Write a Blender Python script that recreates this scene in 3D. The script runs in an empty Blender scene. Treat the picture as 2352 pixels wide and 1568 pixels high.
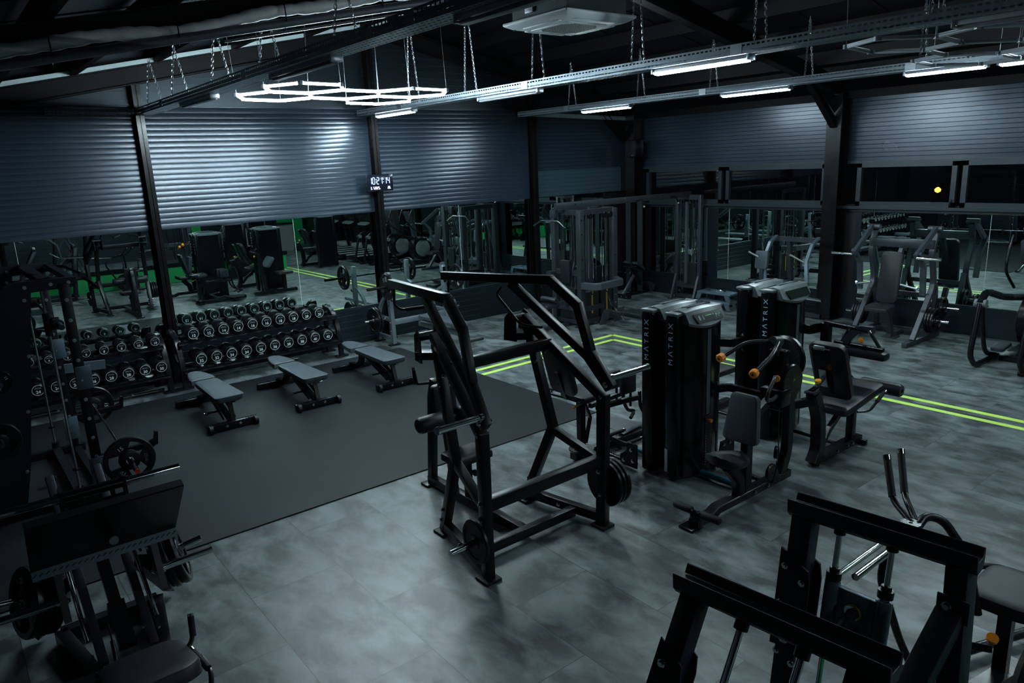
import bpy, bmesh, math, random
from mathutils import Vector, Matrix

S = bpy.context.scene
COL = S.collection
PI = math.pi
random.seed(7)

# ------------------------------------------------------------------ camera, world, exposure
cam_d = bpy.data.cameras.new('camera')
cam = bpy.data.objects.new('camera', cam_d)
COL.objects.link(cam)
yaw, pit, rol = 0.90497537, 0.24026026, -0.04402996
fw = Vector((math.cos(pit) * math.cos(yaw), math.cos(pit) * math.sin(yaw), -math.sin(pit)))
r0 = Vector((math.sin(yaw), -math.cos(yaw), 0))
u0 = r0.cross(fw)
rt = math.cos(rol) * r0 + math.sin(rol) * u0
up = -math.sin(rol) * r0 + math.cos(rol) * u0
cam.matrix_world = Matrix(((rt.x, up.x, -fw.x, 0), (rt.y, up.y, -fw.y, 0), (rt.z, up.z, -fw.z, 3.0), (0, 0, 0, 1)))
cam_d.sensor_width = 36
cam_d.lens = 1678.46 * 36 / 2352
cam_d.clip_start = 0.05
S.camera = cam

W = bpy.data.worlds.new('night')
S.world = W
W.use_nodes = True
W.node_tree.nodes['Background'].inputs[0].default_value = (0.010, 0.014, 0.020, 1)
W.node_tree.nodes['Background'].inputs[1].default_value = 0.04
S.view_settings.view_transform = 'Standard'
S.view_settings.look = 'None'
S.view_settings.exposure = 1.05
S.view_settings.gamma = 1.0
S.view_settings.use_curve_mapping = False
S.cycles.max_bounces = 6
S.cycles.diffuse_bounces = 3
S.cycles.glossy_bounces = 5
S.cycles.sample_clamp_indirect = 4
LED_COL = (0.74, 0.93, 1.0)
LED_STRENGTH = 90.0
HEX_STRENGTH = 100.0

# ------------------------------------------------------------------ materials
MAT = {}
def mat(name, col, rough=0.5, metal=0.0, spec=0.5, bump=None, emit=None, estr=0, var=0.0, coat=0.0, vscale=6.0):
    m = bpy.data.materials.new(name)
    m.use_nodes = True
    nt = m.node_tree
    b = nt.nodes['Principled BSDF']
    b.inputs['Base Color'].default_value = (*col, 1)
    b.inputs['Roughness'].default_value = rough
    b.inputs['Metallic'].default_value = metal
    b.inputs['Specular IOR Level'].default_value = spec
    b.inputs['Coat Weight'].default_value = coat
    if emit:
        b.inputs['Emission Color'].default_value = (*emit, 1)
        b.inputs['Emission Strength'].default_value = estr
    tc = nt.nodes.new('ShaderNodeTexCoord')
    if var:
        n = nt.nodes.new('ShaderNodeTexNoise'); n.inputs['Scale'].default_value = vscale
        n.inputs['Detail'].default_value = 4
        nt.links.new(tc.outputs['Object'], n.inputs['Vector'])
        mx = nt.nodes.new('ShaderNodeMix'); mx.data_type = 'RGBA'
        mx.inputs[6].default_value = tuple(c * (1 - var) for c in col) + (1,)
        mx.inputs[7].default_value = tuple(min(1, c * (1 + var)) for c in col) + (1,)
        nt.links.new(n.outputs[0], mx.inputs[0])
        nt.links.new(mx.outputs[2], b.inputs['Base Color'])
        rr = nt.nodes.new('ShaderNodeMapRange')
        rr.inputs[3].default_value = max(0.03, rough - 0.06); rr.inputs[4].default_value = min(1, rough + 0.06)
        nt.links.new(n.outputs[0], rr.inputs[0]); nt.links.new(rr.outputs[0], b.inputs['Roughness'])
    if bump:
        n = nt.nodes.new('ShaderNodeTexNoise'); n.inputs['Scale'].default_value = bump[0]
        nt.links.new(tc.outputs['Object'], n.inputs['Vector'])
        bp = nt.nodes.new('ShaderNodeBump'); bp.inputs['Strength'].default_value = bump[1]
        bp.inputs['Distance'].default_value = 0.002
        nt.links.new(n.outputs[0], bp.inputs['Height']); nt.links.new(bp.outputs[0], b.inputs['Normal'])
    MAT[name] = m
    return m

mat('black_metal', (0.0045, 0.0055, 0.0075), 0.34, 0, 0.32, bump=(300, 0.15), var=0.15)
mat('satin_black', (0.0035, 0.0045, 0.006), 0.27, 0, 0.32, var=0.15)
mat('shroud', (0.0025, 0.0035, 0.005), 0.20, 0, 0.32, var=0.1, vscale=2)
mat('grey_metal', (0.06, 0.072, 0.088), 0.38, 0.3, 0.5, bump=(300, 0.1), var=0.1)
mat('dark_grey_metal', (0.028, 0.034, 0.043), 0.36, 0.2, 0.5, bump=(300, 0.1), var=0.1)
mat('navy_metal', (0.008, 0.011, 0.019), 0.42, 0, 0.32, bump=(350, 0.15), var=0.1)
mat('blue_grey_metal', (0.085, 0.125, 0.16), 0.34, 0.3, 0.5, var=0.08)
mat('silver_metal', (0.22, 0.26, 0.29), 0.36, 0.6, 0.5, var=0.08)
mat('chrome', (0.75, 0.78, 0.80), 0.10, 1.0)
mat('zinc', (0.55, 0.60, 0.64), 0.30, 1.0, var=0.12)
mat('galvanised', (0.30, 0.36, 0.41), 0.36, 0.5, var=0.25, vscale=14)
mat('vinyl', (0.010, 0.012, 0.016), 0.42, 0, 0.32, bump=(500, 0.25), var=0.06)
mat('vinyl_grey', (0.042, 0.055, 0.068), 0.50, 0, 0.4, bump=(500, 0.25), var=0.06)
mat('foam', (0.006, 0.007, 0.009), 0.7, 0, 0.32, bump=(600, 0.3))
mat('rubber', (0.005, 0.006, 0.007), 0.55, 0, 0.32, bump=(300, 0.3), var=0.15)
mat('rubber_urethane', (0.005, 0.006, 0.0075), 0.32, 0, 0.32, var=0.1)
mat('white_print', (0.62, 0.68, 0.68), 0.5, var=0.05)
mat('logo_print', (0.34, 0.46, 0.62), 0.5, var=0.05)
mat('dim_print', (0.16, 0.18, 0.19), 0.5, var=0.05)
mat('orange_plastic', (1.0, 0.30, 0.02), 0.35, var=0.06)
mat('yellow_plastic', (0.85, 0.38, 0.02), 0.35, var=0.06)
mat('teal_tube', (0.012, 0.10, 0.16), 0.35, var=0.1)
mat('red_cap', (0.55, 0.01, 0.015), 0.35, var=0.05)
mat('cap_grey', (0.12, 0.145, 0.155), 0.30, 0.1, 0.5, var=0.06)
mat('panel_grey', (0.26, 0.29, 0.31), 0.35, var=0.06)
mat('label_white', (0.30, 0.34, 0.40), 0.5, var=0.06)
mat('screen', (0.01, 0.02, 0.015), 0.15)
mat('screen_green', (0.03, 0.35, 0.12), 0.4, var=0.05)
mat('smoked', (0.07, 0.095, 0.10), 0.13, 0.0, 0.6, var=0.1)
mat('rope', (0.02, 0.02, 0.02), 0.5)
mat('yellow_line', (0.50, 0.78, 0.12), 0.5, var=0.12, vscale=30)
mat('green_wall', (0.0, 0.28, 0.07), 0.5, var=0.08)
mat('counter', (0.16, 0.17, 0.16), 0.5, var=0.06)
mat('wood', (0.30, 0.14, 0.05), 0.4, var=0.2)
mat('steel_column', (0.0035, 0.003, 0.0038), 0.25, 0.0, 0.35, var=0.1)
mat('roof_panel', (0.006, 0.0075, 0.010), 0.42, 0.1, 0.5, var=0.2, vscale=1.5)
mat('rafter', (0.0022, 0.0022, 0.003), 0.55, 0.0, 0.2, var=0.2)
mat('pale_trim', (0.50, 0.60, 0.62), 0.6, var=0.1)
mat('duct_cloth', (0.85, 0.85, 0.88), 0.55, bump=(60, 0.5), var=0.12, vscale=20)
mat('pipe_grey', (0.12, 0.13, 0.16), 0.45, var=0.15)
mat('frame_alu', (0.020, 0.030, 0.038), 0.35, 0.2, var=0.1)
mat('window_glass', (0.9, 0.95, 1.0), 0.0, 0.0, 0.5)
MAT['window_glass'].node_tree.nodes['Principled BSDF'].inputs['Transmission Weight'].default_value = 1.0
mat('ac_white', (0.40, 0.44, 0.47), 0.45, var=0.05)
mat('ac_dark', (0.02, 0.022, 0.025), 0.5)
mat('ac_box', (0.07, 0.085, 0.095), 0.40, 0.5, var=0.1)
mat('lamp_body', (0.42, 0.44, 0.50), 0.4, 0.2, var=0.08)
mat('lamp_off', (0.20, 0.22, 0.24), 0.35, var=0.06)
mat('hex_off', (0.45, 0.48, 0.54), 0.35, 0.2, var=0.1)
mat('led_on', (0.8, 0.8, 0.8), 0.5, emit=LED_COL, estr=LED_STRENGTH)
mat('hex_on', (0.8, 0.8, 0.8), 0.5, emit=LED_COL, estr=HEX_STRENGTH)
mat('clock_digits', (0.2, 0.3, 0.8), 0.5, emit=(0.30, 0.42, 1.0), estr=1.6)
mat('clock_digits_white', (0.5, 0.5, 0.8), 0.5, emit=(0.75, 0.72, 1.0), estr=1.1)
mat('clock_body', (0.008, 0.009, 0.016), 0.15)
mat('lamp_amber', (0.9, 0.5, 0.1), 0.5, emit=(1.0, 0.40, 0.06), estr=1.6)
mat('mirror', (0.74, 0.88, 0.84), 0.0, 1.0)
mat('seam_dark', (0.004, 0.005, 0.006), 0.5)
mat('gold', (0.7, 0.45, 0.08), 0.3, 0.8)
mat('blue_jug', (0.02, 0.25, 0.35), 0.3, var=0.1)

def rib_mat(name, col, rough, metal=0.35):
    m = mat(name, col, rough, metal, 0.5, var=0.03, vscale=0.6)
    return m
rib_mat('wall_rib', (0.022, 0.035, 0.053), 0.25, 0.35)
MAT['wall_rib'].node_tree.nodes['Principled BSDF'].inputs['Specular IOR Level'].default_value = 0.65
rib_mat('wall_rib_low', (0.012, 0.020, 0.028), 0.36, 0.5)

rib_mat('shutter_rib_lit', (0.05, 0.085, 0.11), 0.33, 0.4)  # shutter band: reflected light put into the colour, lighter than the wall ribs
def floor_mat():
    m = bpy.data.materials.new('floor_tiles'); m.use_nodes = True; MAT['floor_tiles'] = m
    nt = m.node_tree; N = nt.nodes; L = nt.links
    b = N['Principled BSDF']
    tc = N.new('ShaderNodeTexCoord')
    sep = N.new('ShaderNodeSeparateXYZ'); L.new(tc.outputs['Object'], sep.inputs[0])
    cmb = N.new('ShaderNodeCombineXYZ')
    ay = N.new('ShaderNodeMath'); ay.operation = 'ADD'; ay.inputs[1].default_value = -0.138 + 1.374 * 20
    ax = N.new('ShaderNodeMath'); ax.operation = 'ADD'; ax.inputs[1].default_value = -0.007 + 0.6825 * 20
    L.new(sep.outputs[1], ay.inputs[0]); L.new(sep.outputs[0], ax.inputs[0])
    L.new(ay.outputs[0], cmb.inputs[0]); L.new(ax.outputs[0], cmb.inputs[1])
    br = N.new('ShaderNodeTexBrick')
    br.offset = 0.5; br.offset_frequency = 2
    br.inputs['Color1'].default_value = (0.0, 0.0, 0.0, 1); br.inputs['Color2'].default_value = (1, 1, 1, 1)
    br.inputs['Mortar'].default_value = (0.5, 0.5, 0.5, 1)
    br.inputs['Scale'].default_value = 1; br.inputs['Mortar Size'].default_value = 0.0024
    br.inputs['Mortar Smooth'].default_value = 0.1
    br.inputs['Brick Width'].default_value = 1.374; br.inputs['Row Height'].default_value = 0.6825
    L.new(cmb.outputs[0], br.inputs['Vector'])
    # every tile shifts the cloudy print so the pattern breaks at the joints
    sc = N.new('ShaderNodeVectorMath'); sc.operation = 'SCALE'; sc.inputs['Scale'].default_value = 7.0
    L.new(br.outputs['Color'], sc.inputs[0])
    ad = N.new('ShaderNodeVectorMath'); ad.operation = 'ADD'
    L.new(tc.outputs['Object'], ad.inputs[0]); L.new(sc.outputs[0], ad.inputs[1])
    mp = N.new('ShaderNodeMapping'); mp.inputs['Scale'].default_value = (2.2, 1.2, 1)
    L.new(ad.outputs[0], mp.inputs[0])
    n1 = N.new('ShaderNodeTexNoise'); n1.inputs['Scale'].default_value = 2.3; n1.inputs['Detail'].default_value = 8; n1.inputs['Distortion'].default_value = 0.35
    n1.inputs['Roughness'].default_value = 0.58
    L.new(mp.outputs[0], n1.inputs['Vector'])
    cr = N.new('ShaderNodeValToRGB')
    cr.color_ramp.elements[0].position = 0.38; cr.color_ramp.elements[0].color = (0.036, 0.043, 0.047, 1)
    cr.color_ramp.elements[1].position = 0.64; cr.color_ramp.elements[1].color = (0.185, 0.222, 0.228, 1)
    L.new(n1.outputs[0], cr.inputs[0])
    mb = N.new('ShaderNodeMix'); mb.data_type = 'RGBA'; mb.blend_type = 'MULTIPLY'; mb.inputs[0].default_value = 0.30
    L.new(cr.outputs[0], mb.inputs[6]); L.new(br.outputs['Color'], mb.inputs[7])
    mo = N.new('ShaderNodeMix'); mo.data_type = 'RGBA'
    mo.inputs[7].default_value = (0.010, 0.011, 0.012, 1)
    L.new(br.outputs['Fac'], mo.inputs[0]); L.new(mb.outputs[2], mo.inputs[6])
    L.new(mo.outputs[2], b.inputs['Base Color'])
    rr = N.new('ShaderNodeMapRange'); rr.inputs[3].default_value = 0.48; rr.inputs[4].default_value = 0.36
    L.new(n1.outputs[0], rr.inputs[0]); L.new(rr.outputs[0], b.inputs['Roughness'])
    b.inputs['Specular IOR Level'].default_value = 0.5
    bp = N.new('ShaderNodeBump'); bp.inputs['Strength'].default_value = 0.25; bp.inputs['Distance'].default_value = 0.003
    L.new(n1.outputs[0], bp.inputs['Height']); L.new(bp.outputs[0], b.inputs['Normal'])
floor_mat()
mat('mat_rubber', (0.0058, 0.0082, 0.0105), 0.62, 0, 0.22, bump=(180, 0.4), var=0.22, vscale=2.2)

# ------------------------------------------------------------------ mesh builder
def V(*a): return Vector(a[0]) if len(a) == 1 else Vector(a)

def frame_of(d, upv=(0, 0, 1)):
    d = V(d).normalized(); u = V(upv)
    if abs(d.dot(u.normalized())) > 0.995: u = V(0, 1, 0) if abs(d.y) < 0.9 else V(1, 0, 0)
    s = d.cross(u).normalized(); u = s.cross(d).normalized()
    return d, s, u

class MB:
    def __init__(self): self.v = []; self.f = []; self.sm = []
    def add(self, vs, fs, smooth=False):
        o = len(self.v); self.v += [tuple(x) for x in vs]
        for f in fs: self.f.append([i + o for i in f]); self.sm.append(smooth)
        return self
    def box(self, c, s, rot=None, bev=0.0):
        c = V(c); hx, hy, hz = s[0] / 2, s[1] / 2, s[2] / 2
        if bev <= 0:
            vs = [V(x * hx, y * hy, z * hz) for x in (-1, 1) for y in (-1, 1) for z in (-1, 1)]
            fs = [(0, 1, 3, 2), (4, 6, 7, 5), (0, 4, 5, 1), (2, 3, 7, 6), (0, 2, 6, 4), (1, 5, 7, 3)]
            if rot is not None: vs = [rot @ v for v in vs]
            return self.add([c + v for v in vs], fs)
        bev = min(bev, hx * .95, hy * .95, hz * .95)
        bm = bmesh.new(); bmesh.ops.create_cube(bm, size=1)
        for v in bm.verts: v.co = V(v.co.x * 2 * hx, v.co.y * 2 * hy, v.co.z * 2 * hz)
        bmesh.ops.bevel(bm, geom=bm.edges[:], offset=bev, segments=2, profile=0.5, affect='EDGES')
        bm.verts.index_update()
        vs = [(c + (rot @ v.co if rot is not None else v.co)) for v in bm.verts]
        fs = [[v.index for v in f.verts] for f in bm.faces]; bm.free()
        return self.add(vs, fs)
    def beam(self, p, q, w, h, upv=(0, 0, 1), bev=0.0):
        """rectangular tube p->q; w across, h along upv"""
        p, q = V(p), V(q); d, s, u = frame_of(q - p, upv)
        M = Matrix((s, d, u)).transposed()
        return self.box((p + q) / 2, (w, (q - p).length, h), M, bev)
    def sweep(self, pts, prof, upv=(0, 0, 1), closed=False, cap=True, smooth=True, profs=None):
        pts = [V(p) for p in pts]; n = len(pts); m = len(prof); vs = []
        prev_u = None
        for i, p in enumerate(pts):
            if closed: a, b = pts[i - 1], pts[(i + 1) % n]
            else: a, b = pts[max(i - 1, 0)], pts[min(i + 1, n - 1)]
            t1 = (p - a).normalized() if (p - a).length > 1e-9 else (b - p).normalized()
            t2 = (b - p).normalized() if (b - p).length > 1e-9 else t1
            d = (t1 + t2).normalized() if (t1 + t2).length > 1e-6 else t1
            if prev_u is None or upv is not None and abs(d.dot(V(upv).normalized())) < 0.93:
                _, s, u = frame_of(d, upv if upv is not None else (0, 0, 1))
                if prev_u is not None and u.dot(prev_u) < -0.2: s, u = -s, -u
            else:
                s = d.cross(prev_u).normalized(); u = s.cross(d).normalized()
            if prev_u is not None and upv is None:
                s = d.cross(prev_u).normalized(); u = s.cross(d).normalized()
            prev_u = u
            k = 1.0 / max(0.35, math.sqrt(max(0.0, (1 + t1.dot(t2)) / 2)))
            bis = (t2 - t1)
            pr = profs[i] if profs else prof
            for (x, y) in pr:
                off = s * x + u * y
                if bis.length > 1e-5 and k > 1.0001:
                    bn = bis.normalized(); off = off + bn * (off.dot(bn)) * (k - 1)
                vs.append(p + off)
        fs = []
        rng = n if closed else n - 1
        for i in range(rng):
            for j in range(m):
                a = i * m + j; b2 = i * m + (j + 1) % m
                c2 = ((i + 1) % n) * m + (j + 1) % m; d2 = ((i + 1) % n) * m + j
                fs.append((a, b2, c2, d2))
        if cap and not closed:
            fs.append(tuple(range(m))[::-1]); fs.append(tuple(range((n - 1) * m, n * m)))
        return self.add(vs, fs, smooth)
    def tube(self, pts, r, seg=10, bend=0.0, closed=False, cap=True, upv=None):
        if bend > 0: pts = fillet(pts, bend)
        prof = [(r * math.cos(2 * PI * k / seg), r * math.sin(2 * PI * k / seg)) for k in range(seg)]
        return self.sweep(pts, prof, upv, closed, cap)
    def rtube(self, pts, w, h, upv=(0, 0, 1), bend=0.0, c=0.006):
        if bend > 0: pts = fillet(pts, bend)
        a, b = w / 2, h / 2; c = min(c, a * .5, b * .5)
        prof = [(-a + c, -b), (a - c, -b), (a, -b + c), (a, b - c), (a - c, b), (-a + c, b), (-a, b - c), (-a, -b + c)]
        return self.sweep(pts, prof, upv, smooth=False)
    def cyl(self, p, q, r, seg=16, r2=None):
        p, q = V(p), V(q); d, s, u = frame_of(q - p)
        r2 = r if r2 is None else r2
        vs = []
        for (c, rr) in ((p, r), (q, r2)):
            for k in range(seg):
                a = 2 * PI * k / seg; vs.append(c + s * rr * math.cos(a) + u * rr * math.sin(a))
        o = len(self.v)
        self.add(vs, [(k, (k + 1) % seg, seg + (k + 1) % seg, seg + k) for k in range(seg)], True)
        self.f += [[o + k for k in range(seg)][::-1], [o + seg + k for k in range(seg)]]; self.sm += [False, False]
        return self
    def lathe(self, p, axis, prof, seg=24):
        """prof: (distance along the axis, radius)"""
        p = V(p); d, s, u = frame_of(axis); vs = []
        for (t, r) in prof:
            for k in range(seg):
                a = 2 * PI * k / seg; vs.append(p + d * t + (s * math.cos(a) + u * math.sin(a)) * max(r, 1e-4))
        fs = [(i * seg + k, i * seg + (k + 1) % seg, (i + 1) * seg + (k + 1) % seg, (i + 1) * seg + k) for i in range(len(prof) - 1) for k in range(seg)]
        return self.add(vs, fs, True)
    def prism(self, poly, n, th, smooth=False):
        """flat outline (3D points) given thickness th along n (centred)"""
        n = V(n).normalized(); poly = [V(p) for p in poly]; m = len(poly)
        vs = [p - n * th / 2 for p in poly] + [p + n * th / 2 for p in poly]
        fs = [tuple(range(m))[::-1], tuple(range(m, 2 * m))] + [(k, (k + 1) % m, m + (k + 1) % m, m + k) for k in range(m)]
        return self.add(vs, fs, smooth)
    def pad(self, c, ax, ay, sx, sy, th, rad=0.05, puff=0.35, taper=1.0, dome=0.0):
        """upholstered pad: rounded outline in the (ax, ay) plane, th thick, soft rim"""
        c, ax, ay = V(c), V(ax).normalized(), V(ay).normalized(); n = ax.cross(ay).normalized()
        out = []
        rad = min(rad, sx / 2 - .005, sy / 2 - .005)
        for (qx, qy, a0) in ((1, 1, 0), (-1, 1, 90), (-1, -1, 180), (1, -1, 270)):
            for k in range(6):
                a = math.radians(a0 + 18 * k)
                x = qx * (sx / 2 - rad) + rad * math.cos(a); y = qy * (sy / 2 - rad) + rad * math.sin(a)
                out.append((x, y))
        m = len(out); r = th * puff; vs = []; rings = []
        for (z, ins) in ((-th / 2, r * .6), (-th / 2 + r * .3, 0), (th / 2 - r, 0), (th / 2 - r * .3, r * .3), (th / 2, r)):
            rings.append((z, ins))
        rings += [(th / 2 + dome * .6, min(sx, sy) * .2), (th / 2 + dome, min(sx, sy) * .42)]
        for z, ins in rings:
            for (x, y) in out:
                fx = max(0.02, (sx / 2 - ins) / (sx / 2)); fy = max(0.02, (sy / 2 - ins) / (sy / 2))
                tp = 1 + (taper - 1) * (y / sy + 0.5)
                vs.append(c + ax * x * fx * tp + ay * y * fy + n * z)
        fs = [(i * m + k, i * m + (k + 1) % m, (i + 1) * m + (k + 1) % m, (i + 1) * m + k) for i in range(len(rings) - 1) for k in range(m)]
        fs += [tuple(range(m))[::-1], tuple(range((len(rings) - 1) * m, len(rings) * m))]
        return self.add(vs, fs, True)
    def bolt(self, p, n, r=0.014):
        p = V(p); n = V(n).normalized()
        self.cyl(p, p + n * r * .35, r * 1.25, 12)
        return self.cyl(p + n * r * .3, p + n * r, r * .8, 6)
    def mesh(self, name):
        me = bpy.data.meshes.new(name)
        me.from_pydata(self.v, [], self.f)
        me.polygons.foreach_set('use_smooth', self.sm)
        me.update()
        bm = bmesh.new(); bm.from_mesh(me); bmesh.ops.recalc_face_normals(bm, faces=bm.faces[:]); bm.to_mesh(me); bm.free()
        me.set_sharp_from_angle(angle=math.radians(38))
        return me

def fillet(pts, r):
    pts = [V(p) for p in pts]; out = [pts[0]]
    for i in range(1, len(pts) - 1):
        a, b, c = pts[i - 1], pts[i], pts[i + 1]
        d1 = (a - b); d2 = (c - b); L = min(r, d1.length * .45, d2.length * .45)
        p1 = b + d1.normalized() * L; p2 = b + d2.normalized() * L
        for k in range(7):
            t = k / 6; out.append(p1 * (1 - t) ** 2 + b * 2 * t * (1 - t) + p2 * t * t)
    out.append(pts[-1]); return out

WHOLE = {'side', 'base', 'grille_holes', 'tread_marks', 'weight_labels', 'lettering', 'brand_lettering', 'number', 'time_display', 'date_display',
         'temperature_display', 'pictogram', 'tube_grid', 'rail', 'disc', 'strap', 'cap', 'hub_ring', 'face_ring', 'slider_block', 'back_pad', 'seat_pad', 'drive_housing'}
def clusters(mb, tol=.004):
    """sets of faces whose pieces touch one another"""
    n = len(mb.v); par = list(range(n))
    def find(a):
        while par[a] != a: par[a] = par[par[a]]; a = par[a]
        return a
    for f in mb.f:
        r0 = find(f[0])
        for i in f[1:]:
            r1 = find(i)
            if r1 != r0: par[r1] = r0
    isl = {}
    for i in range(n): isl.setdefault(find(i), []).append(i)
    ks = list(isl); bb = []
    if len(ks) > 60: return [list(range(len(mb.f)))]
    for k in ks:
        ps = [mb.v[i] for i in isl[k]]
        bb.append(([min(p[a] for p in ps) - tol for a in range(3)], [max(p[a] for p in ps) + tol for a in range(3)]))
    g = list(range(len(ks)))
    def fg(a):
        while g[a] != a: a = g[a]
        return a
    for i in range(len(ks)):
        for j in range(i + 1, len(ks)):
            if all(bb[i][0][a] <= bb[j][1][a] and bb[j][0][a] <= bb[i][1][a] for a in range(3)): g[fg(j)] = fg(i)
    where = {k: fg(i) for i, k in enumerate(ks)}; out = {}
    for fi, f in enumerate(mb.f): out.setdefault(where[find(f[0])], []).append(fi)
    return sorted(out.values(), key=lambda q: -len(q))

def obj(name, mb, m, parent=None, bevel=0.0):
    """links the mesh as one part; pieces that do not touch become parts of their own under the same name"""
    groups = [None]
    if parent is not None and name not in WHOLE:
        groups = clusters(mb)
    first = None
    for gq in groups:
        if gq is None or len(groups) == 1: sub = mb
        else:
            sub = MB(); idx = {}
            for fi in gq:
                f = []
                for i in mb.f[fi]:
                    if i not in idx: idx[i] = len(sub.v); sub.v.append(mb.v[i])
                    f.append(idx[i])
                sub.f.append(f); sub.sm.append(mb.sm[fi])
        o = bpy.data.objects.new(name, sub.mesh(name))
        COL.objects.link(o)
        o.data.materials.append(MAT[m] if isinstance(m, str) else m)
        if parent is not None:
            o.parent = parent
            if parent.type == 'EMPTY': o.matrix_parent_inverse = Matrix.Translation(-parent.location)
        if bevel:
            md = o.modifiers.new('bevel', 'BEVEL'); md.width = bevel; md.segments = 2; md.limit_method = 'ANGLE'
        first = first or o
    return first

def tag(o, label=None, cat=None, group=None, kind=None):
    if label: o['label'] = label
    if cat: o['category'] = cat
    if group: o['group'] = group
    if kind: o['kind'] = kind
    return o

def thing(name, label, cat, loc=(0, 0, 0), group=None):
    o = bpy.data.objects.new(name, None); COL.objects.link(o)
    o.location = loc; o.empty_display_size = 0.1
    return tag(o, label, cat, group)

def struct(name, mb, m, parent=None):
    o = obj(name, mb, m, parent)
    if parent is None: o['kind'] = 'structure'
    return o

def dup(root, loc=None, rotz=None, label=None, group=None, mirror=False):
    r = root.copy(); COL.objects.link(r)
    if loc is not None: r.location = loc
    if rotz is not None: r.rotation_euler = (0, 0, rotz)
    if label: r['label'] = label
    if group: r['group'] = group
    for ch in list(root.children):
        inv = ch.matrix_parent_inverse.copy()
        c = ch.copy(); COL.objects.link(c); c.parent = r; c.matrix_parent_inverse = inv
        for g in ch.children:
            inv2 = g.matrix_parent_inverse.copy()
            d = g.copy(); COL.objects.link(d); d.parent = c; d.matrix_parent_inverse = inv2
    return r

def text_mesh(txt, size, origin, xdir, ydir, align='CENTER', bold=0.0, depth=0.0006, sx=1.0):
    """lettering laid on a surface; returns an MB"""
    cu = bpy.data.curves.new('lettering', 'FONT'); cu.body = txt; cu.size = size
    cu.align_x = align; cu.align_y = 'CENTER'; cu.extrude = depth; cu.offset = bold; cu.resolution_u = 3
    t = bpy.data.objects.new('lettering', cu); COL.objects.link(t)
    dg = bpy.context.evaluated_depsgraph_get(); dg.update()
    me = bpy.data.meshes.new_from_object(t.evaluated_get(dg))
    X = V(xdir).normalized(); Y = V(ydir).normalized(); Z = X.cross(Y); O = V(origin)
    mb = MB()
    mb.add([O + X * v.co.x * sx + Y * v.co.y + Z * v.co.z for v in me.vertices], [list(p.vertices) for p in me.polygons])
    bpy.data.objects.remove(t); bpy.data.curves.remove(cu); bpy.data.meshes.remove(me)
    return mb

# ------------------------------------------------------------------ the setting
YA, XB = 11.64, 12.75          # inner faces of the back-left and the right-hand wall
XL, YF = -4.0, -7.0
def zb(x): return 5.07 - 0.205 * abs(x - 6.6)      # underside of the sloping steel frames
BEAM = 0.235

struct('floor', MB().box(((XL + XB) / 2 - .0, (YF + YA) / 2, -0.05), (XB - XL + .6, YA - YF + .6, 0.10)), 'floor_tiles')

def ribs(mb, p, along, inward, L, z0, z1, pitch=0.078, depth=0.003, gw=0.008, flat=None):
    """ribbed sheet: p origin on the wall line, shallow V grooves every pitch"""
    p, along, inward = V(p), V(along), V(inward); z = z0; prof = [(0.0, z0)]
    while z + pitch < z1:
        z += pitch
        prof += [(0.0, z - gw), (-depth, z - gw * .14), (0.0, z)]
    prof.append((0.0, z1)); vs = []
    for (d, zz) in prof:
        for t in (0, L): vs.append(p + along * t + inward * d + V(0, 0, zz))
    return mb.add(vs, [(2 * i, 2 * i + 1, 2 * i + 3, 2 * i + 2) for i in range(len(prof) - 1)])

# back-left wall: dark skirting panel, mirror band, ribbed blue-grey panels up into the gable
mb = MB(); ribs(mb, (XL, YA, 0), (1, 0, 0), (0, -1, 0), XB - XL, 2.26, 3.985)
mb.box(((XL + XB) / 2, YA + .06, 3.12), (XB - XL, .10, 1.73))
struct('wall_left', mb, 'wall_rib')
mb = MB(); ribs(mb, (XL, YA - .03, 0), (1, 0, 0), (0, -1, 0), XB - XL, 0.0, 0.645, 0.105, 0.006)
mb.box(((XL + XB) / 2, YA + .045, .3225), (XB - XL, .13, .645)); 
struct('wall_left_low_panel', mb, 'wall_rib_low')
mb = MB()
n = 40; zt = lambda x: zb(x) + .62
for i in range(n):
    x0, x1 = XL + (XB - XL) * i / n, XL + (XB - XL) * (i + 1) / n
    mb.add([(x0, YA + .01, 3.99), (x1, YA + .01, 3.99), (x1, YA + .01, zt(x1)), (x0, YA + .01, zt(x0))], [(0, 1, 2, 3)])
zz = 4.08
while zz < 5.3:
    mb.box((6.6, YA + .004, zz), (2 * max(.3, (5.6 - zz) / .205), .012, .02)); zz += .11
mb.box(((XL + XB) / 2, YA - .01, 4.0), (XB - XL, .05, .03))
struct('wall_left_gable', mb, 'wall_rib_low')
struct('wall_left_backing', MB().box(((XL + XB) / 2, YA + .09, 1.45), (XB - XL, .10, 1.65)), 'seam_dark')

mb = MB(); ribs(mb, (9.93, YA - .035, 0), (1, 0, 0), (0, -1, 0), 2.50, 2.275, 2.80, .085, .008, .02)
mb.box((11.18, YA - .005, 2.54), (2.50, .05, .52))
struct('trim_99', mb, 'shutter_rib_lit')
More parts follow.
